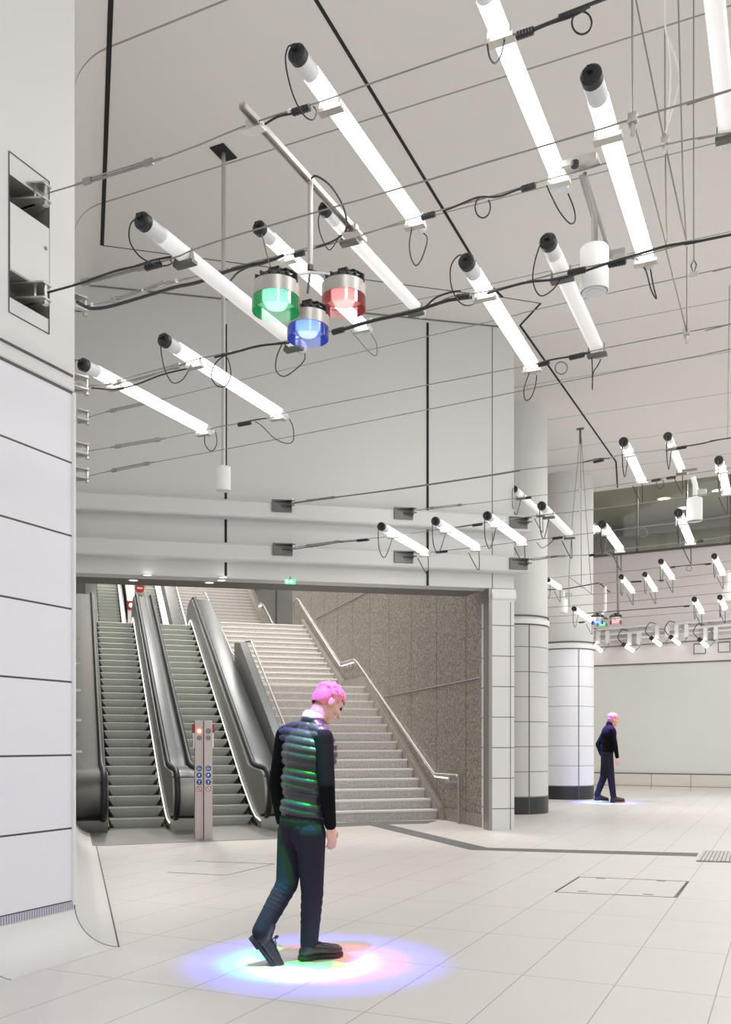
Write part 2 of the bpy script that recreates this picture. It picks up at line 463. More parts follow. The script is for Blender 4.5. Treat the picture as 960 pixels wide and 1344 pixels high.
# recess hatch frame and cover
b = MB(); fr = [f1(-0.545, 3.82, 0.002), f1(-0.225, 3.82, 0.002), f1(-0.225, 4.76, 0.002), f1(-0.545, 4.76, 0.002)]
for p, q in zip(fr, fr[1:] + fr[:1]): b.tube([p, q], 0.004, 4)
hp = thing('wall_hatch', 'tall white hatch with two openings for cable anchors in the pier', 'hatch', f1(-0.385, 3.82))
b.build('frame', 'grey_gap', hp, smooth=0)
b = MB(); b.box(f1(-0.385, 4.27, 0.004), DA * 0.155, LA * 0.004, Z * 0.195); b.build('cover_panel', 'plaster_white', hp, smooth=0)
b = MB(); b.cyl(f1(-0.26, 4.33, 0.006), f1(-0.26, 4.33, 0.012), 0.012, 12); b.build('lock', 'steel_dark', hp)

# ---- front wall over the escalators
sL, sR = wall_s(60), wall_s(675)
z3 = 3.60
b = MB(); b.prism([Wl(sL, 0, z3), Wl(sR, 0, z3), Wl(sR, 0, ZC), Wl(sL, 0, ZC)], WN * 0.3)
struct(b.build('wall_front', 'wall_panel', smooth=0))
def vstrip(px, z0, z1, w, m):
    bb = MB(); bb.box(Wl(wall_s(px), -0.002, (z0 + z1) / 2), WU * (w / 2), WN * 0.003, Z * ((z1 - z0) / 2))
    global i; i += 1
    struct(bb.build('trim_%d' % i, m, smooth=0))
vstrip(296.5, z3, ZC - 0.35, 0.034, 'dark_gap'); vstrip(561.5, z3, ZC - 0.05, 0.036, 'dark_gap'); vstrip(646.5, z3, ZC, 0.012, 'thin_joint')
b = MB(); b.box(Wl((sL + sR) / 2, -0.01, ZC - 0.006), WU * ((sR - sL) / 2), WN * 0.012, Z * 0.008); struct(b.build('trim_wall_top', 'thin_joint', smooth=0))
sE = wall_s(691)
for nm, za, zb in (('trim_beam_upper', 4.42, 4.66), ('trim_beam_lower', 3.82, 4.06)):
    b = MB(); b.prism([Wl(sL, -0.18, za), Wl(sL, -0.2, za + 0.02), Wl(sL, -0.2, zb - 0.03), Wl(sL, -0.17, zb), Wl(sL, 0.02, zb), Wl(sL, 0.02, za)], WU * (sE - sL - 0.02))
    struct(b.build(nm, 'wall_panel', smooth=0))
# soffit slab
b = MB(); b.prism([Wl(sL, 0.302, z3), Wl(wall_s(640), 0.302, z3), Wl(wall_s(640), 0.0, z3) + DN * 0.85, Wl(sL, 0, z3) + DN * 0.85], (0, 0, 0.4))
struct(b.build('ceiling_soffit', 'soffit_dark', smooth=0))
# tiled pier right of the opening
s0, s1 = wall_s(641), wall_s(675)
b = MB(); b.prism([Wl(s0 + 0.055, -0.01, 0), Wl(s1, -0.01, 0), Wl(s1, 0.45, 0), Wl(s0 + 0.055, 0.45, 0)], (0, 0, 3.42))
struct(b.build('column_portal', 'tile_column', smooth=0))
b = MB(); b.prism([Wl(s0 + 0.05, -0.012, 3.42), Wl(s0 + 0.05, -0.05, 3.45), Wl(s0 + 0.05, -0.05, 3.49), Wl(s0 + 0.05, -0.012, 3.59), Wl(s0 + 0.05, 0.3, 3.59), Wl(s0 + 0.05, 0.3, 3.42)], WU * (s1 - s0 - 0.03))
struct(b.build('trim_column_cap', 'white_paint', smooth=0))
b = MB(); b.box(Wl(s0 + 0.03, 0.1, 1.8), WU * 0.028, WN * 0.12, Z * 1.8); struct(b.build('trim_column_edge', 'steel_mid', smooth=0, bevel=0.005))
b = MB(); b.box(Wl(s1 - 0.06, -0.012, 1.7), WU * 0.005, WN * 0.003, Z * 1.7); struct(b.build('trim_column_joint', 'thin_joint', smooth=0))
# ---- stairwell shell
SW = 0.46
ft = (Wl(wall_s(640), 0.05) - O_E).dot(DN)
b = MB(); b.prism([E(SW, ft), E(SW, 11.4), E(SW + 0.3, 11.4), E(SW + 0.3, ft)], (0, 0, 7.0))
struct(b.build('wall_stairwell_right', 'granite', smooth=0))
b = MB()      # slanted joint lines across the granite
def gw(px, py): return ray_plane(px, py, E(SW - 0.002, 0), DU)
b.tube([gw(488, 918), gw(640, 888)], 0.012, 4); b.tube([gw(415, 812), gw(500, 768)], 0.014, 4)
struct(b.build('trim_granite_joint', 'mezz_dark', smooth=0))
b = MB(); b.prism([E(SW - 0.03, ft, 0), E(SW - 0.03, 0.15, 0), E(SW - 0.03, 0.15, 0.2), E(SW - 0.03, ft, 0.2)], DU * 0.05)
struct(b.build('baseboard_stairwell', 'granite_plinth', smooth=0))
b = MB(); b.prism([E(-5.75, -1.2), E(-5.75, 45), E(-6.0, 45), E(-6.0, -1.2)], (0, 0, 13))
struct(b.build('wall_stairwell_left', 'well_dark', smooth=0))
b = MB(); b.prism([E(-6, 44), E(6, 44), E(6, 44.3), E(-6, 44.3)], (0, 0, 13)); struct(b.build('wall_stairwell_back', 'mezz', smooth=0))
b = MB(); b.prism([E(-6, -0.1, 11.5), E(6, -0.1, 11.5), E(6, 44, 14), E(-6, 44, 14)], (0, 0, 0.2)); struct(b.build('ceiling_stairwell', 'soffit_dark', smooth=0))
# landings
b = MB(); b.prism([E(-5.75, 8.1, 3.95), E(-2.1, 8.1, 3.95), E(-2.1, 19, 3.95), E(-5.75, 19, 3.95)], (0, 0, 0.148)); struct(b.build('floor_landing', 'granite_step', smooth=0))
b = MB(); b.prism([E(-2.1, 9.95, 4.2), E(SW, 9.95, 4.2), E(4, 13, 4.2), E(4, 22, 4.2), E(-2.1, 22, 4.2)], (0, 0, 0.26)); struct(b.build('floor_landing_stairs', 'granite_step', smooth=0))
# wall behind the landing at the right
b = MB(); b.prism([E(1.85, 28.0, 4.3), E(9, 28.0, 4.3), E(9, 28.2, 4.3), E(1.85, 28.2, 4.3)], (0, 0, 7)); struct(b.build('wall_landing', 'mezz', smooth=0))
b = MB(); b.box(E(3.55, 27.98, 7), DU * 0.02, DN * 0.01, Z * 2.6); b.box(E(2.5, 27.98, 7), DU * 0.02, DN * 0.01, Z * 2.6); struct(b.build('trim_landing_joint', 'well_dark', smooth=0))

# ---- round columns
def column(pxr, Yf, m_low, name, vj):
    r = 0.65
    # right silhouette tangent at pxr: centre found along the ray
    ang = math.atan((pxr - CX) / F_PX)
    d0 = Yf + r
    # distance of centre to the tangent ray is r
    cx = d0 * math.tan(ang) - r / math.cos(ang)
    c = V((cx, d0, 0))
    bb = MB(); bb.lathe([(r, 0.30), (r, 3.46)], c, Z, 64); struct(bb.build(name, m_low))
    bb = MB(); bb.lathe([(r + 0.004, 0.0), (r + 0.004, 0.31)], c, Z, 64); struct(bb.build(name + '_base', 'black_stone'))
    bb = MB(); bb.lathe([(r - 0.03, 3.44), (r + 0.02, 3.47), (r + 0.02, 3.56), (r - 0.03, 3.60)], c, Z, 64); struct(bb.build(name + '_ring', 'white_paint'))
    bb = MB()
    for z in (3.455, 3.615): bb.tube([c + V((math.cos(k * math.pi / 32), math.sin(k * math.pi / 32), 0)) * (r + 0.005) + Z * z for k in range(64)], 0.013, 6, closed=True)
    struct(bb.build(name + '_ring_gap', 'grey_gap'))
    bb = MB(); bb.lathe([(r - 0.012, 3.58), (r - 0.012, ZC)], c, Z, 64); struct(bb.build(name + '_shaft', 'shaft_plaster'))
    bb = MB()
    for px in vj:
        dd = V(((px - CX) / F_PX, 1.0, 0)); A_ = dd.dot(dd); B_ = -2 * dd.dot(c); C_ = c.dot(c) - r * r
        k = (-B_ - math.sqrt(B_ * B_ - 4 * A_ * C_)) / (2 * A_); p = dd * k; rad = (p - c).normalized()
        bb.box(p + Z * 1.73, rad * 0.005, rad.cross(Z) * 0.009, Z * 1.73)
    struct(bb.build(name + '_joint', 'grey_gap', smooth=0))
    return c, r
c1, r1 = column(720, 16.6, 'tile_column_grey', 'column_front', [695])
c2, r2 = column(780, 20.9, 'tile_white_column', 'column_rear', [760])

# ---- far wall
za = 6.65
b = MB(); b.prism([Fw(-6, 0, 3.52), Fw(9, 0, 3.52), Fw(9, 0, za), Fw(-6, 0, za)], FN * 0.3); struct(b.build('wall_back_upper', 'wall_far_upper', smooth=0))
b = MB(); b.prism([Fw(-6, 0.02, 0), Fw(9, 0.02, 0), Fw(9, 0.02, 3.52), Fw(-6, 0.02, 3.52)], FN * 0.3); struct(b.build('wall_back', 'wall_far', smooth=0))
b = MB(); b.box(Fw(1.5, 0.0, 3.52), FU * 7.5, FN * 0.012, Z * 0.014); b.box(Fw(1.5, 0.0, 0.44), FU * 7.5, FN * 0.03, Z * 0.014); struct(b.build('trim_back_line', 'grey_gap', smooth=0))
bm_ = mat('base_tile', rgb(214, 210, 202), 0.45); line_grid(bm_, [(FU, 0.3, 1.05)], 0.02, rgb(150, 146, 140))
b = MB(); b.box(Fw(1.5, -0.03, 0.26), FU * 7.5, FN * 0.05, Z * 0.165); struct(b.build('baseboard_back', 'base_tile', smooth=0))
b = MB(); b.box(Fw(1.5, -0.02, 0.045), FU * 7.5, FN * 0.12, Z * 0.045); struct(b.build('trim_back_kerb', 'base_tile', smooth=0))
b = MB(); b.box(Fw(1.5, -0.02, 0.094), FU * 7.5, FN * 0.1, Z * 0.006); b.box(Fw(1.5, 0, za + 0.02), FU * 7.5, FN * 0.05, Z * 0.03); struct(b.build('trim_back_sill', 'grey_gap', smooth=0))
# mezzanine behind glass
b = MB(); b.box(Fw(1.5, 0.05, 8.1), FU * 7.5, FN * 0.006, Z * 1.45); g = struct(b.build('window_1', 'pane', smooth=0))
b = MB()
for px in (837, 902, 960):
    p = ray_plane(px, 690, Fw(0, 0), FN); b.box(V((p.x, p.y, 8.1)), FU * 0.022, FN * 0.05, Z * 1.45)
struct(b.build('window_1_mullion', 'steel_dark', smooth=0))
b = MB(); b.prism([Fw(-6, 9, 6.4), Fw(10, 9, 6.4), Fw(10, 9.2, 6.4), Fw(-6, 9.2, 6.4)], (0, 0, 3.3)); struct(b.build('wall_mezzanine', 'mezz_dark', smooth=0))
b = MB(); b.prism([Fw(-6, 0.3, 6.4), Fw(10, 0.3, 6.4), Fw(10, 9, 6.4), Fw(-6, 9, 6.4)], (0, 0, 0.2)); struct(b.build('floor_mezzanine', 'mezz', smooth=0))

# ---- floor inlays
def inlay(name, pts, m, h=0.004):
    bb = MB(); bb.prism([flo(*p) for p in pts], (0, 0, h)); return bb.build(name, m, smooth=0)
struct(inlay('trim_guide_strip_stairs', [(430, 1081), (470, 1079), (575, 1077), (560, 1081), (508, 1082), (483, 1083.5), (430, 1086)], 'strip_stone', 0.003))
struct(inlay('trim_guide_strip_bend', [(484, 1083), (508, 1082), (640, 1113), (618, 1115.5)], 'strip_stone'))
struct(inlay('trim_guide_strip', [(618, 1115.5), (640, 1113), (917, 1120), (915, 1124)], 'strip_stone'))
# ================================================================== CABLES
CABLES = {}
def cable(key, label, pts, dz, r=0.0042, lead=None, tb=(), clips=(), coils=(), conn=(), cat='cable'):
    P3 = [lev(x, y, dz) for x, y in pts]
    o = thing('suspension_cable', label, cat, P3[0], 'steel cables carrying the tube lights')
    tail = (P3[-1] - P3[-2]).normalized() * 3.0     # runs on out of the picture
    b = MB(); b.tube(cr(P3 + [P3[-1] + tail], 3), r, 6); b.build('wire', 'wire', o)
    def near(px):       # point on the cable at a pixel column
        for (xa, ya), (xb, yb) in zip(pts, pts[1:]):
            if xa <= px <= xb:
                k = (px - xa) / (xb - xa); return lev(px, ya + (yb - ya) * k, dz)
        return P3[-1]
    for xa, xb in tb:   # turnbuckles: two rods between nuts
        A, B = near(xa), near(xb); d = (B - A).normalized(); q = d.cross(Z).normalized(); L = (B - A).length
        b = MB()
        for s in (-1, 1): b.tube([A + d * 0.03 + Z * 0.012 * s, B - d * 0.03 + Z * 0.012 * s], 0.005, 6)
        for p in (A, B): b.box(p, d * 0.03, q * 0.011, Z * 0.017)
        b.tube([A - d * 0.09, A], 0.008, 6); b.tube([B, B + d * 0.09], 0.008, 6)
        b.build('turnbuckle', 'steel_mid', o, bevel=0.002)
    if lead:
        for pl, rr, m in lead:
            Q = [lev(x, y, dz - 0.012) for x, y in pl]
            if pl[-1][0] >= 965 or pl[-1][1] < 0: Q.append(Q[-1] + tail)
            b = MB(); b.tube(cr(Q, 4), rr, 6); b.build('power_lead', m, o)
    for xa, xb in conn:  # inline connector with strain relief
        A, B = near(xa) - Z * 0.012, near(xb) - Z * 0.012; b = MB()
        d = (B - A)
        prof = [(0.006, 0)] + [(0.017 + 0.003 * (k % 2), d.length * (0.06 + 0.88 * k / 11)) for k in range(12)] + [(0.006, d.length)]
        b.lathe(prof, A, d, 10); b.build('connector', 'black_plastic', o)
    for px in clips:
        p = near(px); a = near(px + 2); d = (a - p).normalized()
        b = MB(); b.tube([p - d * 0.006, p + d * 0.006], 0.013, 8); b.build('clip', 'white_paint', o)
    for pl, dd, m in coils:
        Y = F_PX * dd / (HY - pl[0][1]); Q = [at(x, y, Y) for x, y in pl]
        b = MB(); b.tube(cr(Q, 6, True), 0.0045, 6, closed=True); b.build('lead_coil', m, o)
    CABLES[key] = (pts, dz)
    return o
def ring(cx, cy, r, ry=None):
    ry = ry or r
    return [(cx + r * math.cos(k * math.pi / 4), cy + ry * math.sin(k * math.pi / 4)) for k in range(8)]
B_, G_ = 'lead_black', 'lead_grey'
cable('C1', 'highest steel cable, from the upper opening of the pier hatch up past the T-rail', [(63, 253.5), (222, 205), (330, 162), (425, 132), (480, 112), (655, 52), (700, 37), (757, 14), (810, -6)], UP,
      lead=[([(348, 163), (365, 153), (383, 149), (400, 144)], 0.006, B_), ([(690, 44), (720, 31), (750, 21), (775, 8), (800, -4)], 0.008, B_)], tb=[(115, 195)], conn=[(383, 408), (677, 702)], clips=[757, 380], coils=[(ring(764, 30, 13, 15), UP - 0.03, B_)])
cable('C2', 'steel cable from the lower opening of the pier hatch, crossing in front of the tubes', [(63, 383), (217, 342), (253, 328), (320, 306), (560, 237), (640, 213), (777, 173), (831, 156), (960, 118), (975, 113)], LO,
      lead=[([(63, 384), (105, 372), (150, 356), (180, 349), (200, 342), (225, 337)], 0.006, B_)], tb=[(112, 185)], conn=[(190, 212)])
cable('C3', 'steel cable with thick black leads from the bracket on the pier edge above the others', [(112, 402), (160, 391), (215, 372), (302, 354), (340, 342), (385, 333), (428, 322), (474, 309), (540, 287), (600, 270), (655, 255), (717, 236), (777, 220), (873, 190), (960, 174), (975, 171)], UP,
      lead=[([(101, 396), (112, 402), (122, 405), (145, 402), (190, 389), (230, 377), (262, 370), (302, 355), (345, 345), (372, 335)], 0.012, B_), ([(303, 368), (312, 358), (325, 351), (338, 347)], 0.007, B_), ([(585, 276), (605, 268), (628, 259), (655, 258), (680, 249), (697, 246)], 0.006, B_), ([(415, 325), (440, 315), (455, 300), (452, 275), (442, 255), (430, 240), (415, 231), (409, 234)], 0.006, B_)],
      tb=[(150, 212)], conn=[(553, 572), (684, 704), (386, 400)], clips=[121, 152, 188, 232, 302, 640], coils=[(ring(634, 272, 10, 14), UP - 0.05, B_)])
cable('C4', 'steel cable from the pier edge carrying two black leads below the three coloured lamps', [(112, 507), (177, 499), (212, 488), (252, 473), (300, 463), (385, 446), (433, 435), (487, 420), (567, 400), (593, 389), (640, 382), (690, 370), (735, 358), (827, 339), (873, 327), (901, 320), (975, 305)], LO,
      lead=[([(120, 509), (150, 511), (178, 505), (212, 492), (245, 484)], 0.006, B_), ([(282, 469), (310, 462), (340, 454), (380, 450)], 0.007, B_), ([(440, 436), (490, 421), (540, 410), (567, 401), (590, 394), (620, 390)], 0.010, B_), ([(545, 409), (558, 403), (572, 391), (590, 384), (605, 382)], 0.006, B_), ([(640, 385), (690, 371), (735, 366), (770, 355), (800, 345), (850, 330), (880, 322), (920, 316), (970, 306)], 0.007, B_)],
      tb=[(152, 232)], conn=[(436, 452), (598, 618), (745, 770), (798, 823)], clips=[303, 487, 690, 567])
cable('C6', 'thin plain steel cable, third bracket down on the pier edge, passing under the lamps', [(115, 548), (150, 538), (210, 525), (320, 498), (640, 423), (710, 405), (960, 350), (975, 346)], UP - 0.02, r=0.0034, tb=[(148, 205)])
cable('C5', 'steel cable, fourth bracket down on the pier edge, holding the tail ends of two tubes', [(115, 592), (153, 586), (213, 576), (260, 566), (300, 558), (360, 547), (383, 540), (640, 490), (700, 478), (790, 458), (902, 436), (960, 425), (975, 421)], LO, r=0.0036,
      lead=[([(318, 555), (335, 551), (350, 549)], 0.005, B_), ([(704, 478), (725, 472), (750, 468), (775, 463)], 0.006, B_)], tb=[(155, 207)], conn=[(312, 330), (706, 722), (747, 768)], coils=[(ring(737, 483, 8, 8), LO - 0.02, G_)])
cable('C7', 'thin steel cable from the lowest bracket on the pier edge, with turnbuckle', [(115, 625), (150, 617), (195, 608), (320, 585), (640, 522), (733, 503), (913, 468), (960, 458), (975, 455)], LO, r=0.0036, tb=[(150, 193)])
cable('C8', 'dark topped cable from the left bracket of the upper wall beam', [(382, 660), (437, 653), (533, 640), (640, 624), (683, 617), (780, 605), (822, 596), (872, 590), (925, 581), (956, 575), (975, 572)], UP, r=0.006,
      lead=[([(384, 661), (440, 653), (533, 641), (640, 625), (683, 618)], 0.007, G_), ([(765, 607), (785, 602), (800, 602)], 0.006, B_), ([(890, 587), (918, 583), (940, 578), (970, 573)], 0.007, B_)], conn=[(779, 793), (888, 902)], tb=[(405, 437)])
cable('C10', 'cable from the right bracket of the upper wall beam, crossing the two long dim tubes', [(540, 671), (567, 667), (603, 663), (640, 659), (677, 654), (720, 649), (777, 641), (841, 632), (893, 624), (941, 617), (975, 611)], UP, r=0.005, tb=[(567, 604)], conn=[(690, 698), (855, 868), (875, 888)], clips=[762], coils=[(ring(867, 635, 5, 6), UP - 0.05, B_)])
cable('C9', 'cable from the left bracket of the lower wall beam, with black lead and turnbuckles', [(383, 719), (450, 710), (475, 708), (521, 703), (569, 696), (597, 692), (650, 684), (712, 676), (760, 671), (839, 661), (902, 652), (960, 643), (975, 641)], LO, r=0.005,
      lead=[([(384, 721), (420, 716), (445, 712), (467, 710), (486, 709)], 0.006, B_), ([(597, 693), (615, 690), (633, 687)], 0.006, B_)], tb=[(405, 443)], conn=[(468, 484), (620, 634)], clips=[762])
cable('C11', 'cable from the right bracket of the lower wall beam, under a row of bright tubes', [(545, 727), (555, 726), (600, 721), (629, 718), (683, 711), (740, 704), (792, 698), (838, 692), (892, 686), (940, 680), (975, 675)], LO, r=0.005, conn=[(572, 588), (725, 739)], lead=[([(705, 712), (711, 719), (717, 717), (727, 709)], 0.005, B_)], coils=[(ring(844, 699, 6, 6), LO - 0.04, G_)])
cable('C13', 'steel cable from the outer bracket on the lower beam end, past the rear column', [(692, 734), (720, 731), (753, 729), (775, 728), (813, 721), (860, 716), (905, 711), (927, 708), (960, 703), (975, 701)], LO, r=0.006, lead=[([(692, 733), (700, 735), (716, 733), (732, 730)], 0.006, B_)], tb=[(720, 740)], conn=[(774, 782), (915, 924)], coils=[(ring(947, 709, 5, 4), LO - 0.03, G_)])
for key, lab, pts, dz, extra in (
    ('C14', 'far thin cable, uppermost of the far six, with a lead ring between two tubes', [(718, 759.5), (747, 756), (830, 749), (867, 745), (903, 742), (935, 739), (975, 735)], UP, dict(conn=[(880, 887), (926, 934)], lead=[([(880, 745), (903, 742), (935, 740)], 0.008, B_)], coils=[(ring(905, 746, 3.5, 3.5), UP - 0.06, B_)])),
    ('C15', 'far cable with black lead bundle across the rear column, second of the far six', [(718, 774.5), (741, 773), (785, 766), (828, 763), (872, 761), (900, 757), (975, 749)], UP, dict(lead=[([(719, 774), (741, 773), (765, 769), (786, 765)], 0.012, B_)], conn=[(828, 843), (865, 872)])),
    ('C16', 'far thin cable behind the dark lamp pole, third of the far six', [(718, 785.5), (777, 780), (830, 777), (865, 773), (925, 767), (975, 762)], UP * 0.94, dict()),
    ('C17', 'far bare cable, fourth of the far six, below the tube ends', [(718, 797.5), (830, 789), (960, 777), (975, 776)], LO, dict()),
    ('C18', 'far cable with black lead, fifth of the far six, above the hanging coloured lamps', [(718, 809.5), (747, 808), (781, 804), (850, 799), (912, 794), (975, 790)], LO, dict(lead=[([(770, 805), (810, 802), (850, 799), (905, 795)], 0.009, B_)], conn=[(898, 906)])),
    ('C19', 'far cable, lowest of the far six, just over the rear column ring', [(718, 818.5), (765, 816), (800, 812), (918, 803), (975, 799)], LO * 0.93, dict(conn=[(760, 768)]))):
    cable(key, lab, pts, dz, r=0.006, **extra)

# anchors in the pier recess and on the pier edge
def pier_anchor(label, tip, base_dir, w, L):
    o = thing('cable_anchor', label, 'bracket', tip, 'steel cable anchors on the pier')
    d = base_dir.normalized(); q = d.cross(Z).normalized()
    for s in (-1, 1):
        c = tip + Z * (0.045 * s)
        b = MB(); b.prism([c - q * 0.035 + d * 0.015, c + q * 0.035 + d * 0.015, c + q * w - d * L, c - q * w - d * L], Z * 0.012); b.build('plate', 'alu', o, smooth=0, bevel=0.003)
    b = MB(); b.cyl(tip - Z * 0.065, tip + Z * 0.075, 0.011, 10); b.lathe([(0.02, 0), (0.02, 0.012)], tip - Z * 0.075, Z, 6); b.build('pin', 'steel_bright', o)
    b = MB(); b.box(tip - d * (L * 0.6), d * (L * 0.35), q * 0.008, Z * 0.045); b.build('web', 'alu', o, smooth=0)
pier_anchor('steel cable anchor plates jutting from the upper opening of the pier hatch', lev(60, 254, UP), DB, 0.15, 0.33)
pier_anchor('steel cable anchor plates jutting from the lower opening of the pier hatch', lev(60, 384, LO), DB, 0.15, 0.33)
for px, py, dz, lab in ((112, 402, UP, 'steel cable anchor on the pier edge, topmost, with the thick black leads'),
                        (114, 506, LO, 'steel cable anchor on the pier edge beside the lowest left tube light'),
                        (115, 548, UP - 0.02, 'steel cable anchor on the pier edge, third from the top'),
                        (115, 592, LO, 'steel cable anchor on the pier edge, fourth from the top'),
                        (115, 624, LO, 'steel cable anchor on the pier edge, lowest of all')):
    pier_anchor(lab, lev(px, py, dz), -LN, 0.10, 0.115 if dz < 3 else 0.10)
def beam_anchor(label, px, py, dz):
    p = lev(px, py, dz); o = thing('beam_bracket', label, 'bracket', p, 'cable brackets on the wall beams')
    c = ray_plane(px - 12, py, Wl(0, -0.215), WN)
    b = MB(); b.box(c - Z * 0.02, WU * 0.14, WN * 0.012, Z * 0.085); b.build('back_plate', 'steel_dark', o, smooth=0, bevel=0.004)
    b = MB(); b.prism([c + WU * -0.12 + Z * 0.03 - WN * 0.01, c + WU * 0.14 + Z * 0.03 - WN * 0.01, c + WU * 0.17 + Z * 0.03 - WN * 0.10, c + WU * 0.10 + Z * 0.03 - WN * 0.12], Z * 0.014); b.build('top_plate', 'steel_dark', o, smooth=0, bevel=0.003)
    b = MB(); b.prism([c + WU * -0.02 - Z * 0.03 - WN * 0.01, c + WU * 0.14 - Z * 0.03 - WN * 0.01, c + WU * 0.17 - Z * 0.03 - WN * 0.10, c + WU * 0.10 - Z * 0.03 - WN * 0.11], Z * 0.014); b.build('lower_plate', 'steel_dark', o, smooth=0, bevel=0.003)
    b = MB(); b.cyl(c + WU * 0.14 - WN * 0.07 - Z * 0.05, c + WU * 0.14 - WN * 0.07 + Z * 0.07, 0.013, 10); b.build('pin', 'steel_bright', o)
    return o
beam_anchor('dark steel bracket on the upper beam, left one, with a looped lead', 382, 662, UP)
beam_anchor('dark steel bracket on the lower beam, left one, below the looped lead', 383, 719, LO)
beam_anchor('plain steel bracket on the upper beam above the bright tube row', 542, 672, UP)
beam_anchor('plain steel bracket on the lower beam, between the tube ends', 542, 729, LO)
beam_anchor('steel bracket at the end of the upper beam near the dim tubes', 693, 684, UP)
beam_anchor('steel bracket at the end of the lower beam by the front column', 693, 738, LO)

# ================================================================== TUBE LIGHTS
def tube_light(label, n, f, dz, dim=False, nl=None, fl=None, r=0.046, near_off=None, frac=(0.21, 0.93), auto=True, lead=B_):
    Fp = lev(f[0], f[1], dz)
    if n is None: Np = Fp - DA * near_off
    else: Np = lev(n[0], n[1], dz)
    ax = Fp - Np; L = ax.length; ax.normalize(); q = ax.cross(Z).normalized()
    o = thing('tube_light', label, 'light', Np, 'tube lights hung between cables')
    b = MB(); b.lathe([(0.012, -0.028), (r * 0.8, -0.026), (r * 1.02, -0.016), (r * 1.02, 0.022), (r * 0.9, 0.026)], Np, ax, 20)
    b.box(Np - ax * 0.03 + Z * 0.012, ax * 0.016, q * 0.012, Z * 0.012); b.build('end_cap', 'black_plastic', o)
    b = MB(); b.lathe([(r * 0.96, 0.02), (r * 0.96, L * 0.085)], Np, ax, 20); b.build('sleeve', 'sleeve_clear', o)
    b = MB(); b.lathe([(r * 0.6, L * 0.083), (r, L * 0.086), (r, L * 0.945), (r * 0.6, L * 0.948)], Np, ax, 20); b.build('diffuser', 'tube_dim' if dim else 'tube_bright', o)
    b = MB(); b.lathe([(r * 0.97, L * 0.945), (r * 0.97, L - 0.015), (r * 0.85, L + 0.012), (r * 0.3, L + 0.022)], Np, ax, 20); b.build('tail_cap', 'cap_clear', o)
    for k, fr in enumerate(frac):
        c = Np + ax * (L * fr)
        b = MB(); b.box(c - Z * (r + 0.010) + DB * 0.005, DB * (r * 1.45), DA * 0.026, Z * 0.010)
        for s in (-1, 1):
            e = c + DB * (s * r * 1.12)
            b.prism([e - Z * r - DA * 0.028, e - Z * r + DA * 0.028, e + Z * r * 0.5 + DA * 0.004, e + Z * r * 0.5 - DA * 0.004], DB * 0.004 * s)
        b.build('clamp', 'steel_dark' if dim else 'alu', o, smooth=0)
    def lp(pl, Y0, Y1):
        m = len(pl) - 1; Q = [at(x, y, Y0 + (Y1 - Y0) * i_ / m) for i_, (x, y) in enumerate(pl)]
        b = MB(); b.tube(cr(Q, 5), 0.0042 if Np.y < 8 else 0.006, 6); b.build('lead', lead, o)
    c0 = Np + ax * (L * frac[0]); c1_ = Np + ax * (L * frac[1])
    if nl: lp(nl, Np.y - 0.03, c0.y)
    if fl: lp(fl, Fp.y + 0.02, c1_.y)
    if auto:
        S = Np - ax * 0.04; Q = [S, S - ax * 0.06 - Z * 0.05, S - ax * 0.04 - Z * 0.28, S + ax * 0.15 - Z * 0.36, c0 - Z * (r + 0.03)]
        b = MB(); b.tube(cr(Q, 5), 0.006, 6); b.build('lead', lead, o)
        S = Fp + ax * 0.02; Q = [S, S + ax * 0.03 - Z * 0.2, S - ax * 0.03 - Z * 0.30, c1_ - Z * (r + 0.03) - DB * 0.1]
        b = MB(); b.tube(cr(Q, 5), 0.006, 6); b.build('lead', lead, o)
    return o
U2, L2 = UP + 0.055, LO + 0.055
tube_light('bright tube light hanging nearest above the T-rail, its black cap high up', (391, 72), (552.5, 298), U2, False,
    [(389, 66), (380, 60), (375, 75), (378, 100), (387, 130), (400, 152), (411, 157), (416, 147), (412, 140)], [(556, 306), (561, 312), (559, 325), (552, 343), (545, 348), (539, 335), (538, 315), (543, 292)], auto=False)
tube_light('bright tube light cut by the top edge, its tail by the big cylinder lamp arm', None, (738.5, 243), U2, False,
    [(640, 58), (643, 75), (650, 83), (658, 72), (663, 50)], [(746, 254), (754, 275), (755, 290), (748, 293), (735, 278), (723, 255), (718, 243)], near_off=1.68, auto=False)
tube_light('bright tube light with a large black cap hanging in front of the cylinder lamp', (777, 101), (850.5, 345), L2 + 0.1, False, None,
    [(854, 352), (858, 375), (862, 392), (855, 380), (848, 355), (838, 341), (828, 339)], auto=False)
tube_light('dim tube light cut off at the upper right corner', None, (957, 186), U2, True, None, None, near_off=1.68, auto=False)
tube_light('dim tube light left of the coloured lamps, ending behind the blue one', (188, 291), (396, 457), L2, True,
    [(184, 285), (172, 293), (170, 315), (182, 335), (200, 346), (216, 349), (226, 345), (222, 340)], [(399, 460), (400, 472), (388, 485), (373, 494), (363, 487), (363, 470), (371, 450)], auto=False)
tube_light('bright tube light passing right behind the three coloured lamps', (341, 300), (483, 433), U2 + 0.05, False,
    [(344, 308), (347, 320), (352, 340), (359, 356), (366, 345), (374, 337)], [(487, 438), (494, 450), (495, 463), (492, 467), (483, 460), (472, 447), (460, 434)], auto=False, lead=G_)
tube_light('dim tube light with its black cap just under the end of the T-rail', (427, 275), (553, 411), U2 + 0.2, True,
    [(420, 279), (418, 290), (420, 305), (427, 322), (433, 328), (440, 320), (447, 305), (450, 290)], None, auto=False)
tube_light('bright tube light crossing the long dark ceiling slot', (613, 344), (703, 485), L2, False,
    [(611, 337), (603, 335), (594, 345), (591, 360), (594, 380), (603, 396), (613, 401), (623, 398), (625, 391)], [(705, 490), (703, 507), (697, 522), (690, 525), (688, 512), (693, 495), (699, 482)], auto=False)
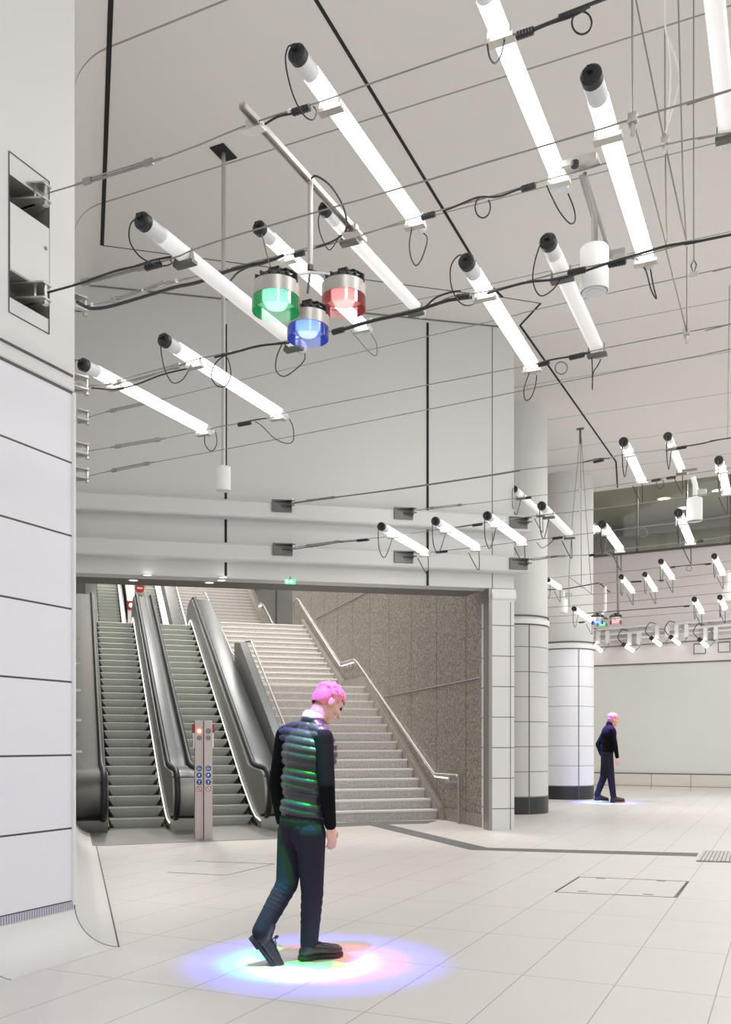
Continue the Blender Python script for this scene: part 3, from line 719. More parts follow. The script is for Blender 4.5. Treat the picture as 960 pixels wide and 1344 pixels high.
tube_light('dim tube light left of the big white cylinder lamp', (720, 318), (787, 464), L2, True,
    [(717, 312), (708, 325), (701, 350), (700, 370), (706, 385), (714, 388), (728, 378), (740, 361)], [(790, 470), (785, 480), (779, 490), (778, 511), (778, 488), (777, 470), (773, 464)], auto=False)
tube_light('bright tube light touching the pier edge, lowest at the left', (110, 479), (276, 567), L2, False,
    [(103, 473), (98, 474), (97, 490), (97, 510)], [(283, 567), (285, 580), (281, 590), (275, 591), (269, 582), (270, 570), (280, 562), (300, 558), (318, 555)], auto=False)
tube_light('bright tube light second from the pier, above the lowest one', (216, 447), (373, 547), L2, False,
    [(212, 442), (211, 455), (215, 480), (222, 497), (229, 503), (240, 498), (248, 485), (252, 474)], [(380, 550), (385, 562), (385, 578), (376, 582), (360, 575), (345, 560), (335, 553)], auto=False)
o = thing('lead_loop', 'thin black lead loop hanging over the second tube from the pier', 'cord', lev(296, 466, LO - 0.03))
b = MB(); Y0 = lev(296, 466, LO).y - 0.12; b.tube(cr([at(x, y, Y0) for x, y in ((320, 460), (305, 463), (290, 470), (280, 482), (278, 496), (286, 507), (297, 506), (303, 492), (300, 473), (292, 464))], 6), 0.0042, 6); b.build('cord', 'lead_black', o)
# far field
far = [
 ('bright far tube light beside the bend of the dark ceiling slot', (819, 580), (843, 631), U2, False),
 ('dim far tube light right of the one by the slot bend', (877, 573), (896, 619), U2 + 0.3, True),
 ('bright far tube light cut by the right edge above the mezzanine glass', (944, 604), (955, 646), U2, False),
 ('dim far tube light in front of the front column, the upper of the overlapping two', (675.5, 642), (712, 675), U2 + 0.45, True),
 ('dim far tube light in front of the front column, the lower of the overlapping two', (711.5, 664), (750, 703), L2, True),
 ('bright far tube light ending at the outer beam bracket', (640, 677), (688, 712), L2 * 0.96, False),
 ('bright far tube light, middle of the row of three before the beams', (572, 684), (628, 719), L2 * 0.96, False),
 ('bright far tube light, leftmost of the row of three before the beams', (501, 691), (561, 726), L2 * 0.96, False),
 ('bright far tube light beside the rear column in front of the dark glass', (791, 688), (815, 721), L2, False),
 ('bright far tube light under the small white cylinder lamp', (891, 673), (907, 711), L2, False),
 ('small bright far tube light, third of the three on the pinkish wall', (868, 737), (883, 758), UP, False),
 ('small bright far tube light, middle of the three on the pinkish wall', (847, 754), (860.5, 774), UP, False),
 ('small bright far tube light right beside the dark lamp pole', (816, 757), (831, 776), UP, False),
 ('small bright far tube light near the right edge on the pinkish wall', (938, 730), (949.5, 752.5), UP, False),
 ('small bright far tube light lowest on the pinkish wall, left of its dim twin', (912, 786.5), (921.5, 803), LO, False),
 ('small far tube light seen almost end on by the lowest right cylinder lamp', (945.5, 784), (952, 798), LO, False),
 ('small bright far tube light reaching towards the far blue lamp', (754, 799), (777, 814.5), LO, False),
 ('bright far tube end peeking out behind the front column', (719.5, 761), (735, 771), UP, False)]
for lab, n, f, dz, dm in far:
    tube_light(lab, n, f, dz, dm, r=0.05)
# wall mounted short lights on the rails
wl_ = [((778, 844), (790, 855), 'short wall light half hidden by the rear column edge'), ((819, 846), (832, 854.5), 'short wall light on the rail, second from the rear column'), ((855.5, 837.5), (868, 847), 'short wall light left of the gap between the rails'),
       ((881, 836), (892.5, 845.5), 'short wall light right of the gap between the rails'), ((919, 839.5), (929, 849), 'short wall light over the access panels')]
for n, f, lab in wl_:
    Np = ray_plane(n[0], n[1], Fw(0, -0.45), FN); Fp = ray_plane(f[0], f[1], Fw(0, -0.28), FN)
    ax = (Fp - Np); L = ax.length; ax.normalize()
    o = thing('wall_tube_light', lab, 'light', Np, 'short tube lights on the far wall')
    b = MB(); b.lathe([(0.05, 0.03), (0.05, L)], Np, ax, 14); b.build('diffuser', 'tube_bright', o)
    b = MB(); b.lathe([(0.03, -0.05), (0.06, -0.04), (0.06, 0.05)], Np, ax, 14); b.build('end_cap', 'black_plastic', o)
    for s in (0.12, 0.38):
        c = Np + FU * s; b = MB(); pz = V((c.x, c.y, 0)) + FN * 0.22
        b.box(pz + Z * (Np.z + 0.17), FU * 0.05, FN * 0.10, Z * 0.17); b.build('bracket', 'white_paint', o, smooth=0, bevel=0.008)
    S = Np; Q = [S, S - FU * 0.16 + Z * 0.2, S - FU * 0.05 + Z * 0.42, S + FU * 0.12 + Z * 0.38]
    b = MB(); b.tube(cr(Q, 5), 0.012, 6); b.build('lead', 'lead_black', o)
    Q = [Fp, Fp + FU * 0.1 + Z * 0.05, Fp + FU * 0.2 + Z * 0.2, Fp + FU * 0.1 + Z * 0.42, Fp - FU * 0.05 + Z * 0.45]
    b = MB(); b.tube(cr(Q, 5), 0.010, 6); b.build('lead', 'lead_grey', o)
def wall_rail(label, p0, p1, r, m, d=-0.12):
    A, B = ray_plane(p0[0], p0[1], Fw(0, d), FN), ray_plane(p1[0], p1[1], Fw(0, d), FN)
    dd = (B - A); L = dd.length; dd.normalize()
    o = thing('wall_rail', label, 'rail', A, 'conduit rails on the far wall')
    b = MB(); b.box((A + B) / 2, dd * (L / 2), FN * 0.03, Z * r); b.build('rail', m, o, smooth=0, bevel=0.006)
    for k in (0.2, 0.5, 0.8):
        b = MB(); b.box(A + dd * (L * k) + FN * 0.06, dd * 0.04, FN * 0.06, Z * (r * 0.8)); b.build('bracket', 'steel_dark', o, smooth=0)
wall_rail('pale conduit rail on the far wall, upper left piece ending at a corner bracket', (776, 827.5), (856, 820.5), 0.024, 'white_paint')
wall_rail('pale conduit rail on the far wall, upper right piece starting at a corner bracket', (886, 819), (978, 811), 0.024, 'white_paint')
wall_rail('pale conduit rail on the far wall, full length just under the upper pieces', (776, 835), (978, 819), 0.024, 'white_paint')
wall_rail('pale conduit rail on the far wall, lower full length one behind the lights', (776, 842), (978, 825), 0.02, 'white_paint')
wall_rail('dark thin conduit rail on the far wall, lowest of all', (776, 850.5), (978, 837), 0.018, 'lead_grey')
for x0, x1, y0, y1, lab in ((911.5, 926.5, 845, 858, 'square access panel on the far wall, left of the pair'), (943.5, 958.5, 842.5, 856, 'square access panel on the far wall, right of the pair')):
    q = [ray_plane(x, y, Fw(0, -0.012), FN) for x, y in ((x0, y0 + 0.7), (x1, y0), (x1, y1 - 0.5), (x0, y1))]
    o = thing('access_panel', lab, 'panel', q[3]); b = MB()
    for a, c in zip(q, q[1:] + q[:1]): b.tube([a, c], 0.012, 4)
    b.build('frame', 'grey_gap', o, smooth=0)
    b = MB(); b.prism([p - FN * 0.004 for p in q], FN * 0.012); b.build('panel', 'wall_far', o, smooth=0)

# ================================================================== T-RAIL, COLOURED LAMPS
def lamp(label, px, py, Y, glow, acr, size=0.13, light=None, tilt=V((0, 0, 0))):
    c = at(px, py, Y); o = thing('stage_lamp', label, 'lamp', c)
    r = size; h = size * 0.42
    b = MB(); b.lathe([(r, 0.0), (r, h * 1.35), (r * 0.95, h * 1.38), (r * 0.95, 0.0)], c, Z, 40, True); b.build('rim', 'alu', o)
    b = MB(); b.lathe([(r, -h * 1.25), (r, 0.0), (r * 0.955, 0.0), (r * 0.955, -h * 1.25)], c, Z, 40, True); b.build('clear_skirt', acr, o)
    b = MB(); b.lathe([(r * 0.93, h * 1.1), (r * 0.93, h * 1.5), (r * 0.80, h * 1.75), (r * 0.68, h * 2.15), (r * 0.35, h * 2.35)], c, Z, 28)
    for k in range(14):
        a = k * 2 * math.pi / 14; d = V((math.cos(a), math.sin(a), 0)); b.box(c + d * (r * 0.78) + Z * (h * 1.85), d * (r * 0.14), d.cross(Z) * 0.004, Z * (h * 0.18))
    b.build('heat_sink', 'black_plastic', o)
    b = MB()
    b.tube([c + DB * (-r * 0.97) + Z * h * 1.2, c + DB * (-r * 0.97) + Z * h * 2.0, c + DB * (-r * 0.5) + Z * h * 2.75, c + DB * (r * 0.5) + Z * h * 2.75, c + DB * (r * 0.97) + Z * h * 2.0, c + DB * (r * 0.97) + Z * h * 1.2], 0.009, 6)
    b.cyl(c + Z * h * 2.2, c + Z * h * 3.1, 0.016, 12); b.box(c + Z * h * 2.9, DB * 0.03, DA * 0.02, Z * 0.012); b.build('yoke', 'black_plastic', o)
    b = MB(); b.lathe([(r * 0.42, -h * 0.75), (r * 0.60, h * 0.1), (r * 0.62, h * 1.05)], c, Z, 24); b.build('lens', glow, o)
    b = MB(); b.lathe([(r * 0.62, h * 1.04), (r * 0.93, h * 1.12)], c, Z, 28); b.build('reflector', 'white_paint', o)
    b = MB(); b.cyl(c - Z * h * 0.1, c + Z * h * 0.6, 0.011, 10); b.box(c + Z * h * 0.5, DB * (r * 0.93), DA * 0.006, Z * 0.006); b.build('spider', 'lead_grey', o)
    return o, c
YL = 5.48
rl = thing('lamp_rail', 'grey T-slot rail across two cables with a pole holding the coloured lamps', 'rail', lev(407, 237, UP))
A, B = lev(318, 136, UP + 0.02), lev(478, 314, UP + 0.02); d = (B - A).normalized(); q = d.cross(Z)
b = MB(); L = (B - A).length; b.box((A + B) / 2, d * (L / 2), q * 0.02, Z * 0.006)
for s in (-1, 1): b.box((A + B) / 2 + q * (0.017 * s) - Z * 0.012, d * (L / 2), q * 0.004, Z * 0.014)
b.build('rail', 'alu', rl, smooth=0, bevel=0.001)
Pt = lev(407.5, 237, UP); Pb = at(407.5, 353, Pt.y)
b = MB(); b.cyl(Pt, Pb, 0.016, 14); b.build('pole', 'alu', rl)
b = MB(); b.cyl(Pb, at(404, 385, Pt.y), 0.007, 10); b.lathe([(0.019, -0.01), (0.019, 0.02)], Pb, Z, 14); b.build('stem', 'steel_dark', rl)
for q_ in (at(363, 364, 4.98), at(451, 363, 5.42)):
    b = MB(); b.tube([Pb - Z * 0.02, q_], 0.010, 8); b.build('arm', 'white_paint', rl)
for px, py in ((333, 163), (462, 301)):
    c = lev(px, py, UP); b = MB(); b.box(c - Z * 0.03, DB * 0.06, DA * 0.03, Z * 0.008); b.box(c + Z * 0.0, DB * 0.04, DA * 0.02, Z * 0.022); b.build('clamp', 'steel_bright', rl, smooth=0, bevel=0.003)
for pl, ye in (([(404, 358), (385, 359), (372, 362), (368, 368)], 4.98), ([(408, 354), (420, 358), (436, 360), (441, 364)], 5.42)):
    b = MB(); b.tube(cr([at(x, y, Pt.y + (ye - Pt.y) * k_ / 3) for k_, (x, y) in enumerate(pl)], 5), 0.005, 6); b.build('lead', 'lead_black', rl)
LG = lamp('round lamp with clear rim glowing green, left of the pole', 362.5, 393, 4.98, 'glow_green', 'acryl_green')
LR = lamp('round lamp with clear rim glowing red, right of the pole', 451.5, 391, 5.42, 'glow_red', 'acryl_red')
LB = lamp('round lamp with clear rim glowing blue, lowest under the pole', 404.5, 431, 5.30, 'glow_blue', 'acryl_blue', 0.12)
# the far one
fy = 20.0
rf = thing('lamp_pole', 'dark far lamp pole with cross arm hanging over the walking figure', 'pole', at(811, 728, fy))
b = MB(); b.cyl(at(811, 730, fy), at(812, 812, fy), 0.028, 10); b.build('pole', 'lead_grey', rf)
b = MB(); b.tube(cr([at(793, 725, fy), at(803, 729, fy), at(811, 734, fy)], 4), 0.018, 6); b.build('lead', 'lead_grey', rf)
rp = thing('lamp_pole', 'white far lamp pole hanging above the far blue lamp', 'pole', at(795, 772, fy + 0.3))
b = MB(); b.cyl(at(795, 770, fy + 0.3), at(795, 801, fy + 0.3), 0.03, 10); b.build('pole', 'white_paint', rp)
b = MB(); b.tube([at(795, 801, fy + 0.3), at(788, 809, fy + 0.2)], 0.03, 8); b.build('arm', 'white_paint', rp)
b = MB(); b.tube(cr([at(785, 765, fy + 0.3), at(791, 768, fy + 0.3), at(795, 773, fy + 0.3), at(801, 777, fy + 0.3)], 4), 0.014, 6); b.build('lead', 'lead_black', rp)
FB = lamp('far round lamp glowing blue beside the rear column', 784.5, 815, fy, 'glow_blue', 'acryl_blue', 0.13)
FG = lamp('far round lamp glowing green, partly behind the blue one', 790.5, 818, fy + 0.3, 'glow_green', 'acryl_green', 0.12)
FR = lamp('far round lamp glowing red at the foot of the dark pole', 808.5, 815, fy, 'glow_red', 'acryl_red', 0.13)

# ================================================================== CYLINDER LAMPS
def cyl_lamp(label, px, y0, y1, w, Y, poles, dep=None):
    T_, B2 = at(px, y0, Y), at(px, y1, Y); r = w / 2 / F_PX * Y
    o = thing('cylinder_lamp', label, 'lamp', T_)
    b = MB(); b.lathe([(r * 0.9, 0), (r, -0.01), (r, -(T_ - B2).length), (r * 0.93, -(T_ - B2).length), (r * 0.93, -(T_ - B2).length + 0.03)], T_, Z, 32, False); b.build('housing', 'white_paint', o)
    b = MB(); b.lathe([(r * 0.86, -0.004), (r * 0.86, 0.01)], B2, Z, 28); b.lathe([(r * 0.55, -0.008), (r * 0.55, 0.0)], B2, Z, 24); b.build('lens', 'sleeve_clear', o)
    for nm, pl, rr, m in poles:
        b = MB(); b.tube(pl, rr, 10); b.build(nm, m, o)
    return o
pr = lev(293.5, 200, dzc)
o = cyl_lamp('slim white cylinder lamp on a long rod from a ceiling recess', 293.5, 613, 644, 19, pr.y, [('rod', [at(293.5, 196, pr.y), at(293.5, 614, pr.y)], 0.022, 'alu')])
b = MB(); b.box(pr - Z * 0.004, DA * 0.13, DB * 0.085, Z * 0.006); b.build('ceiling_recess', 'dark_gap', o, smooth=0)
YB = 5.35
o = cyl_lamp('big white cylinder lamp on a bent steel arm among the upper tubes', 780.5, 325, 383, 37, YB,
    [('arm', [lev(764, 229, UP - 0.02), at(781, 285, YB), at(781, 326, YB)], 0.019, 'steel_mid'), ('arm', [lev(768, 228, UP - 0.02), lev(802, 338, UP - 0.02)], 0.012, 'steel_mid')])
for a_, b2, nm in (((752, 206), (775, 201), 'base_plate'),):
    c = lev(763, 214, UP + 0.01); b = MB(); b.box(c, DB * 0.10, DA * 0.05, Z * 0.006); b.box(c - DA * 0.06 - Z * 0.02, DB * 0.10, DA * 0.012, Z * 0.02); b.build('base_plate', 'alu', o, smooth=0, bevel=0.003)
c = lev(812, 333, UP); b = MB(); b.box(c, DB * 0.05, DA * 0.03, Z * 0.02); b.build('end_clamp', 'alu', o, smooth=0, bevel=0.003)
c = lev(755, 212, UP - 0.02); b = MB(); b.cyl(c - Z * 0.03, c, 0.022, 14); b.build('cable_gland', 'black_plastic', o)
Y3 = lev(907, 622, UP).y
o = cyl_lamp('small white cylinder lamp hanging in front of the mezzanine glass', 912, 654, 684, 20, Y3, [('arm', [at(910, 626, Y3), at(913, 636, Y3), at(913, 655, Y3)], 0.03, 'white_paint'), ('arm', [at(911, 627, Y3), at(918, 649, Y3)], 0.016, 'alu')])
c = at(922, 646, Y3); b = MB(); b.box(c, DB * 0.05, DA * 0.04, Z * 0.03); b.build('base_plate', 'alu', o, smooth=0)
c = at(906, 617, Y3); b = MB(); b.box(c, DB * 0.09, DA * 0.02, Z * 0.012); b.build('base_plate', 'lead_grey', o, smooth=0)
Y4 = 19.0
o = cyl_lamp('white cylinder lamp at the right edge above the wall rails', 955.5, 769, 789, 12, Y4, [('arm', [at(957, 749, Y4), at(956, 770, Y4)], 0.05, 'white_paint')])
b = MB(); b.box(at(958, 749, Y4), DB * 0.1, DA * 0.04, Z * 0.03); b.build('base_plate', 'alu', o, smooth=0)
Y5 = 19.6
o = cyl_lamp('faint white cylinder lamp in front of the rear column', 740, 787, 804, 10.5, Y5, [('arm', [at(740, 776, Y5), at(740, 788, Y5)], 0.03, 'white_paint')])
b = MB(); b.box(at(746, 780, Y5), DB * 0.09, DA * 0.03, Z * 0.03); b.build('base_plate', 'alu', o, smooth=0)

# ================================================================== HANGER WIRES
def hanger(label, pts, r=0.0045, clampat=None, m='wire', extra=None):
    o = thing('hanger_wire', label, 'wire', pts[0], 'hanger wires from the ceiling')
    b = MB(); b.tube(pts, r, 6); b.build('wire', m, o)
    if clampat is not None:
        c = clampat; b = MB(); b.box(c, DB * 0.022, DA * 0.018, Z * 0.02); b.cyl(c - Z * 0.075, c - Z * 0.01, 0.011, 10); b.lathe([(0.018, 0), (0.018, 0.012)], c - Z * 0.03, DA, 12); b.build('clamp', 'alu', o, bevel=0.003)
    return o
k831 = lev(831, 156, LO); k873 = lev(873.5, 190, UP); k901 = lev(901.5, 320, LO); k902 = lev(902, 436, LO)
def up_to(p, px, py=-30):
    return at(px, py, p.y)
hanger('plumb hanger wire, leftmost, ending in a clamp on the cable', [up_to(k831, 830), k831], clampat=k831)
hanger('slanted hanger wire from the leftmost top to the second clamp', [up_to(k873, 829), k873], clampat=k873 + Z * 0.02)
hanger('slanted hanger wire running on down from the leftmost clamp', [k831, lev(876, 326, LO)])
hanger('slanted hanger wire running on down from the second clamp', [k873, k901])
hanger('plumb hanger wire through the second clamp', [up_to(k873, 873), k873, at(875.5, 318, k873.y)])
hanger('slightly slanted hanger wire right of the pale loop', [up_to(k901, 890), at(897, 240, k901.y), k901])
hanger('plumb hanger wire, rightmost, ending in a shackle tag', [up_to(k901, 911), at(911, 340, k901.y)], extra=1)
o = thing('shackle', 'small steel shackle with tag at the end of the rightmost hanger wire', 'shackle', at(911, 340, k901.y))
b = MB(); c = at(911, 348, k901.y); b.tube([c + Z * 0.03, c + DB * 0.014, c - Z * 0.05, c - DB * 0.014], 0.005, 6, closed=True); b.build('bow', 'steel_dark', o)
b = MB(); b.box(at(911, 360, k901.y), DB * 0.022, DA * 0.008, Z * 0.012); b.build('tag', 'alu', o, smooth=0, bevel=0.003)
hanger('short slanted wire meeting the lower node clamp from the left', [lev(875, 328, LO), k902], clampat=k902)
hanger('short plumb wire meeting the lower node clamp from above', [lev(902.5, 324, LO), k902])
o = thing('pale_cord', 'pale cord loop hanging between the hanger wires at the top', 'cord', at(874, 30, k873.y))
b = MB(); b.tube(cr([at(x, y, k873.y - 0.05) for x, y in ((873.5, -20), (874, 38), (884, 66), (891, 90), (892, 110), (884, 140), (874, 174))], 6), 0.005, 6)
b.tube(cr([at(x, y, k873.y - 0.05) for x, y in ((874.5, 38), (880, 80), (880, 120), (876, 160))], 6), 0.004, 6); b.build('cord', 'white_paint', o)
kt = lev(957, 330, dzc)
hanger('long plumb hanger wire at the right edge reaching the far cables', [at(958, 375, 11.6), at(955.5, 577, 11.6)], 0.006)
hk = at(762, 563, 15.6); 
o = hanger('middle wire of the fan hung from the ceiling hook by the columns', [at(762.5, 566, 15.6), at(763.5, 772, 15.6)], 0.006)
b = MB(); b.box(hk, DB * 0.06, DA * 0.03, Z * 0.01); b.tube([hk, hk - Z * 0.25], 0.02, 8); b.build('hook', 'steel_dark', o)
hanger('left wire of the fan hung from the ceiling hook by the columns', [at(761.5, 575, 15.6), at(752, 680, 15.6), at(747, 757, 15.6)], 0.006)
hanger('right wire of the fan hung from the ceiling hook by the columns', [at(763.5, 575, 15.6), at(770, 680, 15.6), at(777, 778, 15.6)], 0.006)
hanger('short slanted wire from the left fan wire to the thin far cable', [at(747, 757, 15.6), at(779, 781, 15.6)], 0.006)
hanger('lower plumb wire under the left fan wire before the rear column', [at(747, 757, 15.6), at(747.5, 797, 15.6)], 0.006)
# ================================================================== ESCALATORS
TT, ZT = 8.05, 4.10
def zl(t):           # step line
    return max(0.0, min(ZT, (t - 0.0) * ZT / TT))
def unit_profile(h, z_off=0.0, top_ext=1.1):
    """outline (t,z) of a balustrade casing with a round newel in front"""
    cx_, cz_, rr = -0.50, 0.55, 0.35 * h / 0.9
    pts = [(TT + top_ext, ZT - 0.2), (0.15, -0.0), (-0.55, 0.0), (-0.55, 0.18)]
    for k in range(9):
        a = -math.pi / 2 - math.pi * k / 8; pts.append((cx_ + rr * math.cos(a), cz_ + rr * math.sin(a)))
    hi = h - 0.18
    pts += [(0.15, cz_ + rr + 0.02), (0.55, cz_ + rr + 0.06), (0.9, 0.44 + hi), (TT + 0.05, ZT + hi), (TT + 0.35, ZT + hi + 0.02), (TT + top_ext - 0.35, ZT + hi - 0.04), (TT + top_ext - 0.1, ZT + hi - 0.2), (TT + top_ext - 0.1, ZT)]
    return pts
def casing(name, s0, s1, h, parent, m='steel', deck='steel_deck'):
    b = MB(); b.prism([E(s0, t, z) for t, z in unit_profile(h)], DU * (s1 - s0)); 
    k_ = b.build(name, m, parent, smooth=25, bevel=0.012); k_.data.materials.append(M(deck))
    for p_ in k_.data.polygons:
        if p_.normal.z > 0.7: p_.material_index = 1
    return k_
def handrail(s, h, parent, m='rubber'):
    cx_, cz_, rr = -0.50, 0.55, 0.35 * h / 0.9 + 0.03
    pts = [(-0.15, cz_ - rr + 0.02)]
    for k in range(11):
        a = -math.pi / 2 - math.pi * k / 10; pts.append((cx_ + rr * math.cos(a), cz_ + rr * math.sin(a)))
    hi = h - 0.18
    pts += [(0.15, cz_ + rr + 0.02), (0.50, cz_ + rr + 0.06), (0.9, 0.47 + hi), (TT + 0.05, ZT + hi + 0.03), (TT + 0.35, ZT + hi + 0.05), (TT + 0.75, ZT + hi - 0.01), (TT + 1.02, ZT + hi - 0.2)]
    b = MB(); b.tube([E(s, t, z) for t, z in pts], 0.042, 10); o = b.build('handrail', m, parent)
    return o
def led_strip(s, parent, ds):
    pts = [(-0.62, 0.13), (-0.25, 0.16), (0.05, 0.25), (0.45, 0.42), (1.0, 0.66), (TT - 0.2, ZT + 0.08), (TT + 0.05, ZT + 0.17), (TT + 0.25, ZT + 0.16), (TT + 0.5, ZT - 0.02)]
    b = MB(); b.tube([E(s, t, z) for t, z in pts], 0.011, 6); return b.build('light_strip', 'led', parent)
NS = 27
def steps(parent, s0, s1, t0, z0, n, run, rise, mname='steel_step', first=None):
    w = s1 - s0
    if first is None:
        b = MB(); prof = [(0.085, -0.005, 0.085), (0.06, 0.25, 0.06), (0.032, 0.55, 0.03), (0.010, 0.85, 0.008), (0.0, 0.93, 0.0), (0.006, 1.0, 0.0)]
        row = [(E(s0 + i_, t0 + dt, z0 + rise * fz), E(s1 - i_, t0 + dt, z0 + rise * fz)) for dt, fz, i_ in prof]
        for (a, c), (d, e) in zip(row, row[1:]): b.poly([a, c, e, d])
        b.m(1); b.poly([row[-1][0], row[-1][1], E(s1, t0 + run + 0.09, z0 + rise), E(s0, t0 + run + 0.09, z0 + rise)])
        b.poly([row[0][0], row[0][1], E(s1, t0 + run, z0 - 0.1), E(s0, t0 + run, z0 - 0.1)])
        for k_ in (0, 1): b.poly([r_[k_] for r_ in row] + [E((s0, s1)[k_], t0 + run + 0.09, z0 + rise), E((s0, s1)[k_], t0 + run, z0 - 0.1)])
        first = b.build('step', [mname, 'step_tread'], parent, smooth=0)
    for k in range(1, n): copy_obj(first, parent, (DN * run + Z * rise) * k)
    return first
mat('step_cleat', rgb(232, 235, 228), 0.5, 0.0, var=0.05)
line_grid(MAT['step_cleat'], [(DU, 0.0, 0.03)], 0.012, rgb(208, 213, 205))
mat('step_tread', rgb(140, 142, 137), 0.6, 0.2, var=0.06)
def escalator(label, s0, s1):
    o = thing('escalator', label, 'escalator', E((s0 + s1) / 2, 0, 0), 'escalators')
    steps(o, s0, s1, 0.0, 0.0, NS, TT / NS, ZT / NS, 'step_cleat')
    b = MB()
    for s, e in ((s0 - 0.012, -1), (s1 + 0.012, 1)):
        b.prism([E(s, -0.25, 0.0), E(s, TT + 0.3, ZT - 0.1), E(s, TT + 0.3, ZT + 0.06), E(s, 0.2, 0.16), E(s, -0.25, 0.06)], DU * (0.02 * e))
    b.build('skirt', 'panel_dark', o, smooth=0)
    b = MB(); b.prism([E(s0, -0.22, 0.0), E(s0, 0.02, 0.0), E(s0, 0.02, 0.02), E(s0, -0.1, 0.014)], DU * (s1 - s0)); b.build('comb', 'plate_floor', o, smooth=0)
    b = MB()
    for s in (s0 + 0.03, s1 - 0.03): b.box(E(s, -0.2, 0.012), DU * 0.03, DN * 0.03, Z * 0.006)
    b.build('corner_mark', 'yellow_line', o, smooth=0)
    return o
S1 = (-5.02, -4.20); S2 = (-3.665, -2.85)
e1 = escalator('left escalator, next to the pier, climbing beside the dark wall', *S1)
mat('deck_dull', rgb(92, 90, 86), 0.6, 0.2)
casing('casing', -5.75, -5.06, 0.86, e1, 'steel_dark', 'deck_dull')
handrail(-5.12, 0.86, e1)
casing('casing', -4.17, -3.70, 0.86, e1)
handrail(-4.10, 0.86, e1); led_strip(-4.195, e1, -1)
b = MB()
for t in (0.6, 1.6, 2.7, 3.8, 5.0): b.box(E(-5.5, t, zl(t) + 0.86), DU * 0.09, DN * 0.02, Z * 0.02)
b.build('deck_stop', 'steel_bright', e1, smooth=0)
e2 = escalator('right escalator, between the left one and the stairs', *S2)
handrail(-3.76, 0.86, e2); 
casing('casing', -2.82, -2.36, 0.86, e2)
handrail(-2.74, 0.86, e2); led_strip(-2.845, e2, -1)
b = MB(); b.box(E(-3.935, 2.5, zl(2.5) + 0.87), DU * 0.003, DN * 1e-3, Z * 1e-3); 
for s in (-3.935,):
    b.prism([E(s, 0.75, 0.36 + 0.86 - 0.02), E(s, TT, ZT + 0.866 - 0.02), E(s, TT, ZT + 0.866), E(s, 0.75, 0.36 + 0.866)], DU * 0.006)
b.build('deck_seam', 'steel_dark', e2, smooth=0)
b = MB(); b.prism([E(-5.75, -2.3, 0), E(-2.1, -2.08, 0), E(-2.1, -0.1, 0), E(-5.75, -0.1, 0)], (0, 0, 0.006))
struct(b.build('floor_landing_plate', 'plate_floor', smooth=0))
# upper flight
U0, UZ = 19.3, 4.1
def up_escalator(label, s0, s1, cas):
    o = thing('escalator', label, 'escalator', E((s0 + s1) / 2, U0, UZ), 'escalators')
    f = steps(o, s0, s1, U0 + 0.3 * 8, UZ + 0.17 * 8, 18, 0.30, 0.173, 'step_cleat')
    for nm, a, c, m, h in cas:
        if nm == 'light_strip':
            b = MB(); b.tube([E(a, U0, UZ + 0.42), E(a, U0 + 11, UZ + 6.62)], 0.022, 6); b.build(nm, m, o); continue
        b = MB(); b.prism([E(a, U0, UZ - 0.3), E(a, U0 + 11, UZ + 6.1), E(a, U0 + 11, UZ + 6.3 + h), E(a, U0, UZ + 0.1 + h)], DU * (c - a)); b.build(nm, m, o, smooth=0)
    return o
k1 = 0.40
o1 = up_escalator('far upper left escalator beyond the landing', -5.02 + k1, -4.16 + k1, [('casing', -4.15 + k1, -4.0 + k1, 'steel', 0.35), ('light_strip', -4.15 + k1, -4.12 + k1, 'led_soft', 0.36), ('casing', -5.5 + k1, -5.06 + k1, 'steel_dark', 0.7)])
o2 = up_escalator('far upper right escalator behind the no entry sign', -3.40 + k1, -2.62 + k1, [('casing', -2.62 + k1, -2.42 + k1, 'steel', 0.35), ('light_strip', -2.62 + k1, -2.58 + k1, 'led_soft', 0.36), ('handrail', -3.95 + k1, -3.52 + k1, 'panel_dark', 0.9), ('handrail', -2.40 + k1, -2.02 + k1, 'panel_dark', 0.9)])
b = MB(); b.tube([E(-1.85 + k1, U0 + 0.2, UZ + 0.9), E(-1.85 + k1, U0 + 11, UZ + 7.1)], 0.035, 8); b.build('side_rail', 'steel_bright', o2)

# ================================================================== STAIRS
SL, SRR = -2.08, 0.36
st = thing('staircase', 'speckled granite staircase rising to the landing between parapet and wall', 'stairs', E((SL + SRR) / 2, 0.2, 0))
T0, TM0, TM1, TTP = 0.20, 4.53, 6.10, 9.93
ZM, ZTP = 2.50, 4.46
def flight(t0, z0, t1, z1, n, par, s0, s1, mm='granite_step'):
    run, rise = (t1 - t0) / n, (z1 - z0) / n
    b = MB(); b.prism([E(s0, t0, z0 - 0.02), E(s0, t0, z0 + rise - 0.03), E(s0, t0 + run + 0.05, z0 + rise - 0.03), E(s0, t0 + run + 0.05, z0 - 0.02)], DU * (s1 - s0))
    f = b.build('step', mm, par, smooth=0)
    b = MB(); b.box(E((s0 + s1) / 2, t0 + run / 2 - 0.005, z0 + rise - 0.015), DU * ((s1 - s0) / 2), DN * (run / 2 + 0.02), Z * 0.015); g = b.build('nosing', 'nosing', f, smooth=0)
    for k in range(1, n):
        c = copy_obj(f, par, (DN * run + Z * rise) * k); copy_obj(g, c)
    return f
flight(T0, 0, TM0, ZM, 15, st, SL, SRR); flight(TM1, ZM, TTP, ZTP, 13, st, SL, SRR)
b = MB(); b.prism([E(SL, TM0 - 0.02, ZM - 0.15), E(SL, TM1 + 0.05, ZM - 0.15), E(SL, TM1 + 0.05, ZM - 0.002), E(SL, TM0 - 0.02, ZM - 0.002)], DU * (SRR - SL)); b.build('landing', 'granite_step', st, smooth=0)
b = MB()
